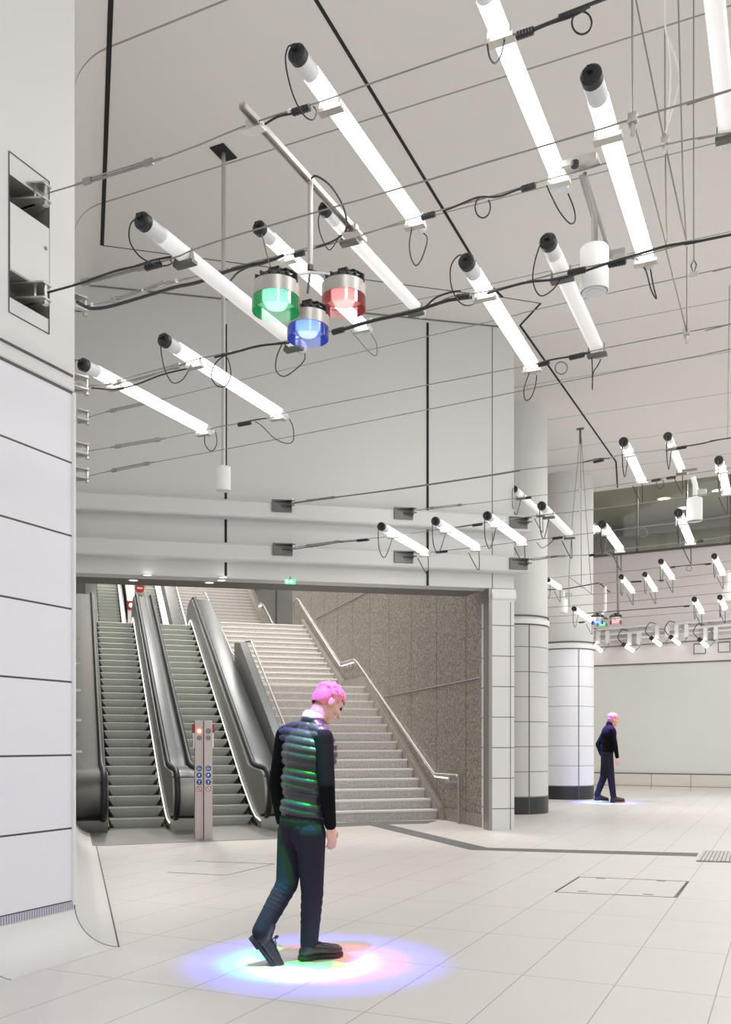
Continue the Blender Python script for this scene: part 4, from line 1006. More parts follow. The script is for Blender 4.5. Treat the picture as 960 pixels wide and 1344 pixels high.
so = [(T0 - 0.25, 0), (T0 - 0.1, 0.22), (TM0 - 0.1, ZM + 0.22), (TM1 - 0.1, ZM + 0.22), (TTP, ZTP + 0.2), (TTP, ZTP - 0.4), (TM1, ZM - 0.3), (TM0, ZM - 0.3), (T0 + 0.5, 0)]
b.prism([E(SRR, t, z) for t, z in so], DU * (SW - SRR - 0.004)); b.build('stringer', 'granite_plinth', st, smooth=0)
# upper flight of stairs
us = thing('staircase', 'far upper stairs with pale nosings beyond the landing', 'stairs', E(-0.9, 20, 4.3))
uL, uR = -1.62, 1.55
f = flight(19.0 + 0.0, 4.3, 19.0 + 8.4, 9.4, 30, us, uL, uR)
b = MB(); b.prism([E(uR, 18.6, 4.2), E(uR, 18.8, 4.75), E(uR, 27.5, 10.0), E(uR, 27.5, 9.3), E(uR, 19.3, 4.2)], DU * 0.14); b.build('stringer', 'granite_plinth', us, smooth=0)

# parapet between escalator and stairs
pp = thing('stair_parapet', 'brushed steel parapet with rounded foot left of the stairs', 'parapet', E(-2.2, 0, 0))
pr_ = [(-0.35, 0.0), (-0.5, 0.3), (-0.5, 0.75), (-0.3, 0.95), (0.3, 1.0), (TM0 - 0.1, ZM + 0.86), (TM0 + 0.55, ZM + 0.92), (TM0 + 0.55, ZM - 0.5), (0.4, 0)]
b = MB(); b.prism([E(-2.28, t, z) for t, z in pr_], DU * 0.16); k_ = b.build('panel', 'steel', pp, smooth=20, bevel=0.01); k_.data.materials.append(M('steel_deck'))
for p_ in k_.data.polygons:
    if p_.normal.z > 0.7: p_.material_index = 1
def rail_run(parent, pts, r, m, nm='rail'):
    b = MB(); b.tube(pts, r, 10); return b.build(nm, m, parent)
rail_run(pp, [E(-2.05, 0.1, 0.95), E(-2.05, TM0 - 0.15, ZM + 0.90), E(-2.05, TM0 + 0.45, ZM + 0.95)], 0.022, 'steel')
for k in range(9):
    t = 0.4 + k * 0.5; z = 0.98 + (t - 0.1) * (ZM - 0.05) / (TM0 - 0.25)
    b = MB(); b.tube([E(-2.05, t, z - 0.03), E(-2.07, t, z - 0.09), E(-2.13, t, z - 0.11)], 0.009, 6); b.build('bracket', 'steel_bright', pp)
hr2 = thing('handrail', 'steel handrail with brackets along the upper escalator side, left of the stairs', 'handrail', E(-2.2, 5, 3))
rail_run(hr2, [E(-2.26, TM0 + 0.3, ZM + 0.60), E(-2.26, TM0 + 0.9, ZM + 0.72), E(-2.26, TTP - 0.3, ZTP + 0.72), E(-2.26, TTP + 0.1, ZTP + 0.78)], 0.024, 'steel_bright')
for k in range(8):
    t = TM0 + 0.9 + k * 0.55; z = ZM + 0.72 + (k * 0.55) * (ZTP - ZM) / (TTP - TM0 - 1.2)
    b = MB(); b.tube([E(-2.26, t, z - 0.02), E(-2.32, t, z - 0.08)], 0.011, 6); b.build('bracket', 'steel_bright', hr2)

# right handrail with light strip on the granite wall
def rw(px, py): return ray_plane(px, py, E(SW - 0.09, 0), DU)
h1 = thing('handrail', 'lit steel handrail along the granite wall right of the stairs', 'handrail', rw(600, 1020))
pth = [(385.5, 822), (385.5, 791), (389, 786), (392, 787), (447, 871), (465, 866), (469, 869), (571, 1016), (597, 1018)]
rail_run(h1, [rw(*p) for p in pth], 0.026, 'steel')
end = rw(597, 1018); 
rail_run(h1, cr([end, end - DN * 0.10, end - DN * 0.16 - Z * 0.06, V((end.x, end.y, 0)) - DN * 0.17 + Z * 0.5, V((end.x, end.y, 0)) - DN * 0.17], 4), 0.024, 'steel', 'end_post')
rail_run(h1, [rw(592, 1018) - Z * 0.02, rw(592, 1026), rw(601, 1027)], 0.014, 'steel', 'return_bend')
for pl in ([(393, 790), (446, 872.5)], [(448, 872.8), (464, 868)], [(471, 873), (571, 1018)], [(573, 1018), (587, 1019.5)]):
    rail_run(h1, [rw(*p) - Z * 0.022 + DU * 0.012 for p in pl], 0.012, 'led', 'light_strip')
for p in ((402, 803), (420, 831), (438, 860), (456, 870), (483, 889), (503, 918), (521, 944), (540, 972), (557, 998)):
    c = rw(*p); b = MB(); b.tube([c - Z * 0.02, c - Z * 0.07 + DU * 0.02, c - Z * 0.08 + DU * 0.09], 0.010, 6); b.lathe([(0.03, 0), (0.03, 0.01)], c - Z * 0.08 + DU * 0.08, DU, 12); b.build('bracket', 'steel_bright', h1)
# upper handrail with parapet
Yh = 29.0
h2 = thing('handrail', 'far lit handrail on the upper stairs below the exit sign', 'handrail', at(342, 800, Yh))
def hy(px, py): return ray_plane(px, py, E(1.62, 0), DU)
rail_run(h2, [hy(320, 768), hy(336, 797), hy(343, 792), hy(347, 795), hy(360, 821)], 0.045, 'steel')
rail_run(h2, [hy(336.5, 798) - Z * .03, hy(343, 793.5) - Z * .03], 0.04, 'led', 'light_strip')
b = MB(); b.prism([hy(321, 772), hy(336, 800), hy(343, 796), hy(359, 823), hy(340, 823), hy(320, 790)], DU * 0.12); b.build('panel', 'granite_plinth', h2, smooth=0)

# ================================================================== SIGNS, POSTS
def disc(mb, c, r, n, ax, th=0.003): mb.cyl(c, c + ax * th, r, n)
FR_ = -DN      # towards the viewer along the hall axis of the escalators
Yp = F_PX * CAM_H / (1102 - HY)
def signal_post(label, px, lit, side):
    base = at(px, 1102, Yp); o = thing('signal_post', label, 'signal post', V((base.x, base.y, 0)), 'escalator signal posts')
    w, dp, h = 0.056, 0.05, 1.60
    c0 = V((base.x, base.y, 0)) + DN * dp
    b = MB(); b.box(c0 + Z * h / 2, DU * w, DN * dp, Z * h / 2); b.build('body', 'steel_post', o, smooth=0, bevel=0.004)
    fc = c0 - DN * dp
    def pz(py): return fc + Z * (CAM_H + (HY - py) / F_PX * Yp)
    b = MB(); disc(b, pz(959.5), 0.037, 24, FR_, 0.008)
    l1_ = b.build('upper_lens', 'red_lamp' if lit else 'grey_lens', o)
    if lit: b = MB(); disc(b, pz(959.5) + FR_ * 0.008, 0.022, 20, FR_, 0.004); b.build('bulb', 'red_core', l1_)
    b = MB(); disc(b, pz(968.5), 0.033, 24, FR_, 0.006); b.build('lower_lens', 'grey_lens', o)
    for k, py in enumerate((1008.5, 1017.5, 1026.5)):
        b = MB(); disc(b, pz(py), 0.037, 24, FR_, 0.003); d_ = b.build('mandatory_sticker', 'blue_sign', o)
        b = MB(); c = pz(py) + FR_ * 0.0035
        if k == 0:
            b.tube(cr([c - DU * 0.012 + Z * 0.012, c - DU * 0.016 - Z * 0.008, c + Z * -0.014, c + DU * 0.015 - Z * 0.004, c + DU * 0.008 + Z * 0.006], 3), 0.0045, 5); b.sph(c - DU * 0.002 + Z * 0.018, 0.005, 8)
        elif k == 1:
            b.tube([c - DU * 0.018 + Z * 0.002, c + Z * 0.0, c + DU * 0.014 + Z * 0.008], 0.006, 5); b.tube([c + Z * 0.02, c - DU * 0.004 - Z * 0.016], 0.006, 5)
        else:
            b.tube([c - Z * 0.02, c + Z * 0.008], 0.005, 5); b.tube([c + Z * 0.012 - DU * 0.008, c + Z * 0.014 + DU * 0.012], 0.005, 5)
        b.build('pictogram', 'white_mark', d_)
    b = MB(); c = pz(1035.5); b.lathe([(0.036, 0), (0.036, 0.003), (0.028, 0.003), (0.028, 0)], c, FR_, 24, True)
    pr2 = b.build('prohibition_sticker', 'red_plastic', o)
    b = MB(); b.cyl(c, c + FR_ * 0.0015, 0.028, 24); b.build('ground', 'white_mark', pr2)
    b = MB(); b.tube([c - DU * 0.018 + Z * 0.018 + FR_ * 0.002, c + DU * 0.018 - Z * 0.018 + FR_ * 0.002], 0.0035, 5); b.build('bar', 'red_plastic', pr2)
    b = MB(); b.tube([c - DU * 0.008 - Z * 0.012 + FR_ * 0.002, c + FR_ * 0.002 + Z * 0.012, c + DU * 0.01 - Z * 0.01 + FR_ * 0.002], 0.004, 5); b.build('pictogram', 'lead_black', pr2)
    q = c0 + DU * (side * (w + 0.016)) + Z * (CAM_H + (HY - 956) / F_PX * Yp)
    b = MB(); b.box(q, DU * 0.016, DN * 0.03, Z * 0.058); b.build('side_lamp', 'red_plastic', o, smooth=0, bevel=0.006)
    b = MB(); b.box(q + Z * -0.16 - DU * (side * 0.006), DU * 0.010, DN * 0.03, Z * 0.10); b.build('side_panel', 'white_paint', o, smooth=0, bevel=0.003)
signal_post('left signal post before the escalators with its red lamp lit', 261.6, True, -1)
signal_post('right signal post before the escalators with both lamps unlit', 273.6, False, 1)
# emergency exit sign
p = at(381, 763.5, 12.95)
o = thing('exit_sign', 'small green lit emergency exit sign above the stair top', 'sign', p)
b = MB(); b.box(p, DU * 0.078, DN * 0.02, Z * 0.033); b.build('case', 'exit_green', o, smooth=0, bevel=0.005)
b = MB(); f_ = p - DN * 0.021
b.box(f_ + DU * -0.054, DU * 0.016, DN * 0.002, Z * 0.022)
b.prism([f_ + DU * -0.02 + Z * 0.012, f_ + DU * 0.015 + Z * 0.012, f_ + DU * 0.015 + Z * 0.026, f_ + DU * 0.04, f_ + DU * 0.015 - Z * 0.026, f_ + DU * 0.015 - Z * 0.012, f_ + DU * -0.02 - Z * 0.012], DN * -0.002)
b.build('pictogram', 'exit_white', o, smooth=0)
b = MB(); b.cyl(p + Z * 0.03, p + Z * 0.07, 0.008, 8); b.build('hanger', 'steel_dark', o)
# no entry sign and red lamp at the top landing
p = ray_plane(183.5, 772, E(0, TT + 1.2), DN)
o = thing('no_entry_sign', 'round red no entry sign on a grey plate at the escalator top', 'sign', p)
b = MB(); b.box(p + DN * 0.01, DU * 0.13, DN * 0.008, Z * 0.16); b.build('plate', 'steel', o, smooth=0, bevel=0.004)
b = MB(); disc(b, p, 0.115, 28, -DN, 0.004); b.build('disc', 'red_plastic', o)
b = MB(); b.box(p - DN * 0.006, DU * 0.07, DN * 0.002, Z * 0.022); b.build('bar', 'steel_bright', o, smooth=0)
b = MB(); b.lathe([(0.09, -0.02), (0.07, 0.03), (0.03, 0.06)], p - Z * 0.22, Z, 16); b.cyl(p - Z * 0.4, p - Z * 0.2, 0.03, 12); b.build('post', 'steel_dark', o)
p = ray_plane(172, 794.5, E(0, TT + 2.0), DN)
o = thing('signal_post', 'far signal post with glowing red lamp on the landing by the left escalator', 'signal post', p - Z * 0.9)
b = MB(); b.box(p - Z * 0.5 + DN * 0.06 - DU * 0.02, DU * 0.06, DN * 0.05, Z * 0.62); b.build('body', 'white_paint', o, smooth=0, bevel=0.005)
b = MB(); b.box(p + DN * 0.0, DU * 0.10, DN * 0.03, Z * 0.11); b.build('lamp_box', 'red_plastic', o, smooth=0, bevel=0.01)
b = MB(); disc(b, p - DN * 0.03, 0.055, 20, -DN, 0.006); b.build('lens', 'red_core', o)
b = MB(); b.box(p - Z * 0.55 + DU * 0.05, DU * 0.02, DN * 0.03, Z * 0.35); b.build('blue_panel', 'blue_sign', o, smooth=0)
o = tag(MB().box(ray_plane(336.5, 771.5, E(0, 27.95), DN), DU * 0.05, DN * 0.05, Z * 0.10).build('alarm_box', 'red_plastic', smooth=0, bevel=0.008), 'tiny red alarm box on the back wall above the upper handrail', 'alarm')
# soffit downlights
for px, py, lab in ((175, 762, 'soffit downlight above the left escalator, larger left one'), (193.5, 755, 'soffit downlight above the left escalator, tiny one by the front edge'),
                    (275, 765, 'soffit downlight above the right escalator, rear one'), (291, 762, 'soffit downlight above the right escalator, middle one'), (293, 758, 'soffit downlight above the right escalator, front one')):
    p = lev(px, py, z3 - CAM_H - 0.006); o = thing('soffit_downlight', lab, 'light', p, 'soffit downlights')
    b = MB(); b.lathe([(0.075, 0.0), (0.075, 0.012), (0.055, 0.012), (0.055, 0.0)], p, Z, 24, True); b.build('trim_ring', 'white_paint', o)
    b = MB(); b.cyl(p + Z * 0.003, p + Z * 0.010, 0.055, 20); b.build('lens', 'downlight', o)
# mezzanine downlights
for px, py, lab in ((872, 655, 'mezzanine ceiling downlight behind the glass, nearest to the edge'), (850, 688.5, 'mezzanine ceiling downlight low behind the glass by the mullion'), (898, 667, 'mezzanine ceiling downlight behind the small cylinder lamp'), (944, 644, 'mezzanine ceiling downlight by the right edge tube')):
    p = lev(px, py, 9.6 - CAM_H - 0.02); o = thing('mezzanine_downlight', lab, 'light', p, 'mezzanine downlights')
    b = MB(); b.lathe([(0.24, 0.0), (0.24, 0.02), (0.2, 0.02), (0.2, 0.0)], p, Z, 24, True); b.build('trim_ring', 'white_paint', o)
    b = MB(); b.cyl(p + Z * 0.004, p + Z * 0.015, 0.2, 20); b.build('lens', 'downlight', o)
# floor furniture
o = thing('tactile_mat', 'dark ribbed tactile paving plate at the right end of the guide strip', 'paving', flo(940, 1124))
q = [flo(914, 1131), flo(924, 1117), flo(985, 1118.5), flo(985, 1133)]
b = MB(); b.prism(q, (0, 0, 0.005)); b.build('plate', 'strip_stone', o, smooth=0)
b = MB(); n_ = 13
for k in range(n_):
    a = (k + 0.5) / n_; A = q[0].lerp(q[3], a); B = q[1].lerp(q[2], a); dv = (q[3] - q[0]).normalized()
    b.box((A + B) / 2 + Z * 0.008, (B - A) * 0.47, dv * 0.016, Z * 0.005)
b.build('ribs', 'granite_step', o, smooth=0)
o = thing('floor_hatch', 'rectangular access hatch flush in the tiled floor at right', 'hatch', flo(815, 1165))
q = [flo(729, 1171), flo(761, 1151), flo(904, 1157), flo(888, 1178)]
b = MB()
for a, c, w in ((q[0], q[1], .008), (q[1], q[2], .003), (q[2], q[3], .007), (q[3], q[0], .004)):
    d = (c - a).normalized(); b.box((a + c) / 2 + Z * 0.001, (c - a) / 2, d.cross(Z) * w, Z * 0.0015)
a, c = flo(902, 1157.5), flo(885.5, 1177.5); d = (c - a).normalized(); b.box((a + c) / 2 + Z * 0.001, (c - a) / 2, d.cross(Z) * 0.004, Z * 0.0015)
b.build('frame', 'grey_gap', o, smooth=0)
for px, py in ((765, 1170), (851, 1174), (788.5, 1153), (868, 1156.5)):
    p = flo(px, py); b = MB(); b.box(p + Z * 0.001, DB * 0.04, DA * 0.012, Z * 0.0014); b.build('lifting_eye', 'thin_joint', o, smooth=0)
# second floor hatch outline before the escalators
o = thing('floor_hatch', 'access hatch outline in the floor before the left escalator, behind the walking person', 'hatch', flo(270, 1135))
b = MB()
for a, c in (((220, 1145), (297, 1149)), ((297, 1149), (360, 1134)), ((258, 1130.5), (360, 1134))):
    a, c = flo(*a), flo(*c); d = (c - a).normalized(); b.box((a + c) / 2 + Z * 0.001, (c - a) / 2, d.cross(Z) * 0.005, Z * 0.0015)
b.build('frame', 'thin_joint', o, smooth=0)
# ================================================================== PEOPLE
def remesh(name, mb, m, parent, voxel=0.008, smooth=4, post=None):
    o = mb.build(name, m, parent, smooth=0)
    md = o.modifiers.new('r', 'REMESH'); md.mode = 'VOXEL'; md.voxel_size = voxel; md.use_smooth_shade = True
    if smooth:
        ms = o.modifiers.new('s', 'SMOOTH'); ms.iterations = smooth; ms.factor = 0.5
    bpy.context.view_layer.update()
    dg = bpy.context.evaluated_depsgraph_get()
    me = bpy.data.meshes.new_from_object(o.evaluated_get(dg), preserve_all_data_layers=False, depsgraph=dg)
    old = o.data; o.modifiers.clear(); o.data = me; bpy.data.meshes.remove(old)
    me.materials.clear(); me.materials.append(M(m))
    if post: post(o)
    for p in me.polygons: p.use_smooth = True
    return o
def hand(mb, w, d, pn, side, s=1.0):
    """w wrist, d finger direction, pn palm normal (fingers curl to it), side = thumb side"""
    d = d.normalized(); pn = (pn - d * pn.dot(d)).normalized(); sd = d.cross(pn).normalized() * (1 if d.cross(pn).dot(side) > 0 else -1)
    mb.cap(w - d * 0.02 * s, 0.026 * s, w + d * 0.02 * s, 0.024 * s)
    mb.ell(w + d * 0.052 * s, sd * 0.041 * s, pn * 0.017 * s, d * 0.052 * s)
    for k, (o_, L, r) in enumerate(((0.029, 0.070, 0.0085), (0.010, 0.080, 0.009), (-0.009, 0.074, 0.0085), (-0.027, 0.058, 0.0075))):
        p = w + d * 0.085 * s + sd * o_ * s; dd = d.copy(); cur = 0.30 + 0.08 * k
        for j in range(3):
            L_ = L * (0.45, 0.32, 0.23)[j] * s
            dd = (dd * math.cos(cur) + pn * math.sin(cur)).normalized() if j else (dd * math.cos(cur * .6) + pn * math.sin(cur * .6)).normalized()
            q = p + dd * L_; mb.cap(p, r * s * (1 - .08 * j), q, r * s * (0.94 - .1 * j), 8); p = q
    p = w + d * 0.025 * s + sd * 0.032 * s
    t1 = (d * 0.75 + sd * 0.55 + pn * 0.35).normalized(); q = p + t1 * 0.042 * s; mb.cap(w + d * 0.02 * s + sd * 0.018 * s, 0.014 * s, q, 0.0105 * s, 8)
    t2 = (d * 0.9 + sd * 0.1 + pn * 0.35).normalized(); mb.cap(q, 0.0105 * s, q + t2 * 0.032 * s, 0.0085 * s, 8)
def person(label, root, J, s, hf, hu, voxel, vest, coll=True, sideR=None):
    """J: dict of joint points; s: size factor; hf/hu head forward / up"""
    o = thing('person', label, 'person', root)
    hf = hf.normalized(); hu = (hu - hf * hu.dot(hf)).normalized(); hr = hf.cross(hu).normalized()
    c = J['head']
    side = (J['shR'] - J['shL']).normalized(); up = (J['neck'] - J['pelvis']).normalized(); fwd = up.cross(side).normalized()
    if fwd.dot(J['walk']) < 0: fwd = -fwd
    # ---- body: one continuous surface
    b = MB()
    b.ell(c + hu * 0.030 * s - hf * 0.008 * s, hf * 0.098 * s, hr * 0.076 * s, hu * 0.092 * s, 20, 14)
    b.ell(c - hu * 0.045 * s + hf * 0.030 * s, hf * 0.062 * s, hr * 0.056 * s, hu * 0.072 * s, 16, 12)
    b.ell(c - hu * 0.100 * s + hf * 0.062 * s, hf * 0.026 * s, hr * 0.030 * s, hu * 0.022 * s)
    b.cap(c + hf * 0.086 * s + hu * 0.022 * s, 0.010 * s, c + hf * 0.110 * s - hu * 0.026 * s, 0.0145 * s, 8)
    b.ell(c + hf * 0.083 * s + hu * 0.034 * s, hf * 0.014 * s, hr * 0.050 * s, hu * 0.012 * s)
    b.ell(c + hf * 0.084 * s - hu * 0.060 * s, hf * 0.012 * s, hr * 0.026 * s, hu * 0.008 * s)
    b.ell(c + hf * 0.082 * s - hu * 0.074 * s, hf * 0.012 * s, hr * 0.022 * s, hu * 0.008 * s)
    for k in (-1, 1):
        b.ell(c + hr * (0.078 * s * k) - hf * 0.004 * s - hu * 0.008 * s, hf * 0.022 * s, hr * 0.011 * s, hu * 0.033 * s)
        b.ell(c + hr * (0.045 * s * k) + hf * 0.058 * s - hu * 0.025 * s, hf * 0.03 * s, hr * 0.025 * s, hu * 0.026 * s)
    b.cap(c - hu * 0.07 * s - hf * 0.02 * s, 0.056 * s, J['neck'], 0.062 * s)
    ch = J['neck'].lerp(J['pelvis'], 0.36)
    b.ell(ch, side * 0.12 * s, fwd * 0.07 * s, up * 0.18 * s); b.cap(J['neck'], 0.05 * s, ch, 0.07 * s)
    b.cap(ch, 0.07 * s, J['pelvis'], 0.08 * s)
    for k in 'RL':
        b.cap(J['neck'].lerp(J['sh' + k], .2) - up * 0.03 * s, 0.03 * s, J['sh' + k], 0.038 * s); b.cap(J['sh' + k], 0.046 * s, J['el' + k], 0.038 * s); b.cap(J['el' + k], 0.037 * s, J['wr' + k], 0.026 * s)
        b.cap(J['hip' + k], 0.08 * s, J['kn' + k], 0.052 * s); b.cap(J['kn' + k], 0.05 * s, J['an' + k], 0.036 * s); b.cap(J['pelvis'], 0.07 * s, J['hip' + k], 0.07 * s)
        hand(b, J['wr' + k], J['hd' + k], J['hp' + k], J['walk'], s)
    remesh('body', b, 'skin', o, voxel, 2)
    for k in (-1, 1):
        b = MB(); b.sph(c + hf * 0.081 * s + hr * (0.032 * s * k) + hu * 0.012 * s, 0.0115 * s, 10); b.build('eye', 'eye_dark', o)
    # ---- hair
    b = MB()
    b.ell(c + hu * 0.050 * s - hf * 0.012 * s, hf * 0.105 * s, hr * 0.086 * s, hu * 0.085 * s, 20, 14)
    b.ell(c + hu * 0.012 * s - hf * 0.050 * s, hf * 0.066 * s, hr * 0.080 * s, hu * 0.088 * s, 18, 12)
    rnd = random.Random(3)
    for k in range(46):
        a = rnd.uniform(0, 2 * math.pi); e = rnd.uniform(0.05, 1.4)
        d = hf * math.cos(a) * math.cos(e) + hr * math.sin(a) * math.cos(e) + hu * math.sin(e)
        if d.dot(hf) > 0.5 and e < 0.5: continue
        p = c + hu * 0.045 * s - hf * 0.012 * s + (hf * 0.098 * d.dot(hf) + hr * 0.08 * d.dot(hr) + hu * 0.084 * d.dot(hu)) * s
        if e > 1.1: continue
        t = (hr * rnd.uniform(-.5, .5) + hf * rnd.uniform(.2, 1.0) - hu * 0.2); t = (t - d * t.dot(d)).normalized()
        b.cap(p - t * 0.03 * s, 0.012 * s, p + t * 0.03 * s, 0.010 * s, 8)
    def cut(ob):
        off = world_of(ob); me = ob.data
        bm = bmesh.new(); bm.from_mesh(me)
        dl = [v for v in bm.verts if ((v.co + off - c).dot(hf) > 0.045 * s and (v.co + off - c).dot(hu) < 0.052 * s) or ((v.co + off - c).dot(hu) < -0.052 * s)]
        bmesh.ops.delete(bm, geom=dl, context='VERTS'); bm.to_mesh(me); bm.free()
    remesh('hair', b, 'hair_pink', o, voxel * 0.8, 1, cut)
    # ---- trousers
    b = MB()
    b.ell(J['pelvis'] + up * 0.01 * s, side * 0.165 * s, fwd * 0.118 * s, up * 0.13 * s, 18, 12)
    for k in 'RL':
        b.cap(J['hip' + k], 0.096 * s, J['kn' + k], 0.070 * s); b.cap(J['kn' + k], 0.069 * s, J['an' + k], 0.057 * s); b.cap(J['pelvis'].lerp(J['hip' + k], .5), 0.11 * s, J['hip' + k].lerp(J['kn' + k], .25), 0.09 * s)
        kn, an = J['kn' + k], J['an' + k]
        for j in range(9):      # gathered folds below the knee
            f_ = -0.12 + j * 0.085; p = kn.lerp(an, f_)
            if f_ < 0: p = kn.lerp(J['hip' + k], -f_)
            dd = (an - kn).normalized(); x = dd.cross(V((0.3, 1, 0.1))).normalized(); y = dd.cross(x)
            tl = 0.13 * (1 if j % 2 else -0.6)
            b.ell(p, (x + dd * tl).normalized() * 0.0745 * s * (1 - .18 * max(0, f_)), y * 0.073 * s * (1 - .18 * max(0, f_)), dd * 0.013 * s, 14, 8)
    remesh('trousers', b, 'trouser', o, voxel, 2)
    # ---- top
    b = MB()
    ch1 = J['neck'].lerp(J['pelvis'], 0.28)
    b.ell(ch1, side * 0.205 * s, fwd * 0.140 * s, up * 0.19 * s, 20, 14)
    b.ell(J['neck'].lerp(J['pelvis'], 0.55), side * 0.182 * s, fwd * 0.130 * s, up * 0.19 * s, 20, 14)
    b.ell(J['neck'].lerp(J['pelvis'], 0.84), side * 0.165 * s, fwd * 0.123 * s, up * 0.13 * s, 20, 14)
    b.cap(J['shL'].lerp(J['neck'], 0.12), 0.062 * s, J['shR'].lerp(J['neck'], 0.12), 0.062 * s); b.cap(J['neck'] + up * 0.02 * s, 0.074 * s, ch1, 0.12 * s)
    for k in 'LR': b.cap(J['neck'] + up * 0.0, 0.062 * s, J['sh' + k].lerp(J['neck'], .1), 0.066 * s)
    per = 0.049 * s
    def quilt(ob):
        off = world_of(ob); me = ob.data; me.calc_loop_triangles() if False else None
        nr = [v.normal.copy() for v in me.vertices]
        for v, n_ in zip(me.vertices, nr):
            h = (v.co + off - J['pelvis']).dot(up) + 0.012 * s * math.sin(9 * (v.co + off).dot(side) / s)
            v.co += n_ * (0.013 * s * (abs(math.sin(math.pi * h / per)) ** 0.6 - 0.5))
    remesh('vest' if vest else 'jacket', b, 'vest' if vest else 'knit_black', o, voxel, 3, quilt if vest else None)
    b = MB(); n0 = J['neck'] + up * 0.055 * s
    b.lathe([(0.066 * s, -0.035 * s), (0.070 * s, 0.0), (0.064 * s, 0.022 * s), (0.056 * s, 0.022 * s), (0.056 * s, -0.035 * s)], n0, (c - J['neck']).normalized() * 0.6 + up * 0.6, 22, True)
    b.build('collar', 'collar' if coll else 'knit_black', o)
    for k in 'RL':
        b = MB(); e = J['wr' + k]; 
        b.cap(J['sh' + k], 0.066 * s, J['el' + k], 0.052 * s); b.cap(J['el' + k], 0.051 * s, J['el' + k].lerp(e, 0.97), 0.037 * s)
        el = J['el' + k]
        for j in range(5):
            p = el.lerp(e, 0.1 + 0.17 * j); dd = (e - el).normalized(); x = dd.cross(fwd).normalized(); y = dd.cross(x)
            b.ell(p, (x + dd * .3).normalized() * 0.052 * s * (1 - .07 * j), y * 0.052 * s * (1 - .07 * j), dd * 0.012 * s, 12, 6)
        remesh('sleeve', b, 'knit_black', o, voxel, 2)
    # ---- boots
    for k in 'RL':
        an = J['an' + k]; td = J['td' + k].normalized(); su = J['su' + k]; su = (su - td * su.dot(td)).normalized(); sw = td.cross(su)
        heel = J['he' + k]
        b = MB()
        b.cap(an + su * 0.05 * s, 0.050 * s, heel + su * 0.055 * s + td * 0.055 * s, 0.047 * s)
        b.ell(heel + su * 0.045 * s + td * 0.045 * s, td * 0.055 * s, sw * 0.040 * s, su * 0.045 * s)
        b.cap(heel + su * 0.060 * s + td * 0.09 * s, 0.046 * s, heel + su * 0.045 * s + td * 0.19 * s, 0.042 * s)
        b.ell(heel + su * 0.040 * s + td * 0.215 * s, td * 0.070 * s, sw * 0.047 * s, su * 0.040 * s)
        sh = remesh('boot', b, 'boot', o, voxel, 3)
        outl = []
        for t_, w_ in ((-0.012, 0.0), (-0.005, 0.026), (0.03, 0.040), (0.09, 0.036), (0.15, 0.040), (0.21, 0.049), (0.25, 0.045), (0.28, 0.026), (0.29, 0.0)):
            outl.append((t_, w_))
        ring_ = [heel + td * (t_ * s) + sw * (w_ * s) for t_, w_ in outl] + [heel + td * (t_ * s) - sw * (w_ * s) for t_, w_ in outl[-2:0:-1]]
        b = MB(); b.prism([p - su * 0.0 for p in ring_], su * 0.024 * s)
        b.box(heel + td * 0.035 * s - su * 0.004 * s, td * 0.04 * s, sw * 0.034 * s, su * 0.006 * s)
        b.build('sole', 'boot_sole', sh, bevel=0.003)
        b = MB()
        for j in range(5):
            p = heel + su * (0.118 - 0.012 * j) * s + td * (0.09 + 0.022 * j) * s
            b.tube(cr([p - sw * 0.034 * s - su * 0.012 * s, p + su * 0.004 * s, p + sw * 0.034 * s + td * 0.012 * s - su * 0.012 * s], 3), 0.004 * s, 5)
        p = heel + su * 0.125 * s + td * 0.09 * s
        for g in (-1, 1): b.tube(cr([p, p + sw * 0.025 * s * g + su * 0.018 * s, p + sw * 0.045 * s * g + su * 0.0 * s, p + sw * 0.02 * g * s], 3), 0.0035 * s, 5)
        b.build('lace', 'lead_black', sh)
    return o

YP = 5.48
WK = V((0.80, 0.60, 0)); RS = V((0.60, -0.80, 0))
J = dict(head=at(431, 923, 5.60), neck=at(410, 953, 5.52), pelvis=at(396, 1082, YP), walk=WK,
    shR=at(424, 969, 5.40), shL=at(375, 966, 5.62), elR=at(429, 1032, 5.33), elL=at(363, 1030, 5.70), wrR=at(434, 1084, 5.40), wrL=at(370, 1078, 5.66),
    hdR=V((0.10, 0.10, -1)), hdL=V((0.15, 0.1, -1)), hpR=V((-0.5, 0.6, 0)), hpL=V((0.6, -0.3, 0)),
    hipR=at(408, 1094, 5.42), hipL=at(384, 1092, 5.55), knR=at(410, 1172, 5.43), knL=at(377, 1160, 5.46), anR=at(406, 1238, 5.49), anL=at(343, 1222, 5.36),
    tdR=V((0.90, 0.40, 0)), suR=Z, tdL=V((0.44, 0.05, -0.62)), suL=V((0.62, 0.2, 0.55)))
hR = at(394, 1262, 5.46); J['heR'] = V((hR.x, hR.y, 0.008)); J['heL'] = at(329, 1232, 5.35)
person('person in dark quilted vest and dark trousers walking head bowed, one heel lifted', V((-0.37, 5.48, 0)), J, 0.96, WK + V((0.1, -0.25, -0.75)), Z * 1.0 + WK * 0.5, 0.0055, True, True)
YQ = 20.0
WQ = V((0.99, 0.15, 0))
q = lambda x, y, d=0.0: at(x, y, YQ + d)
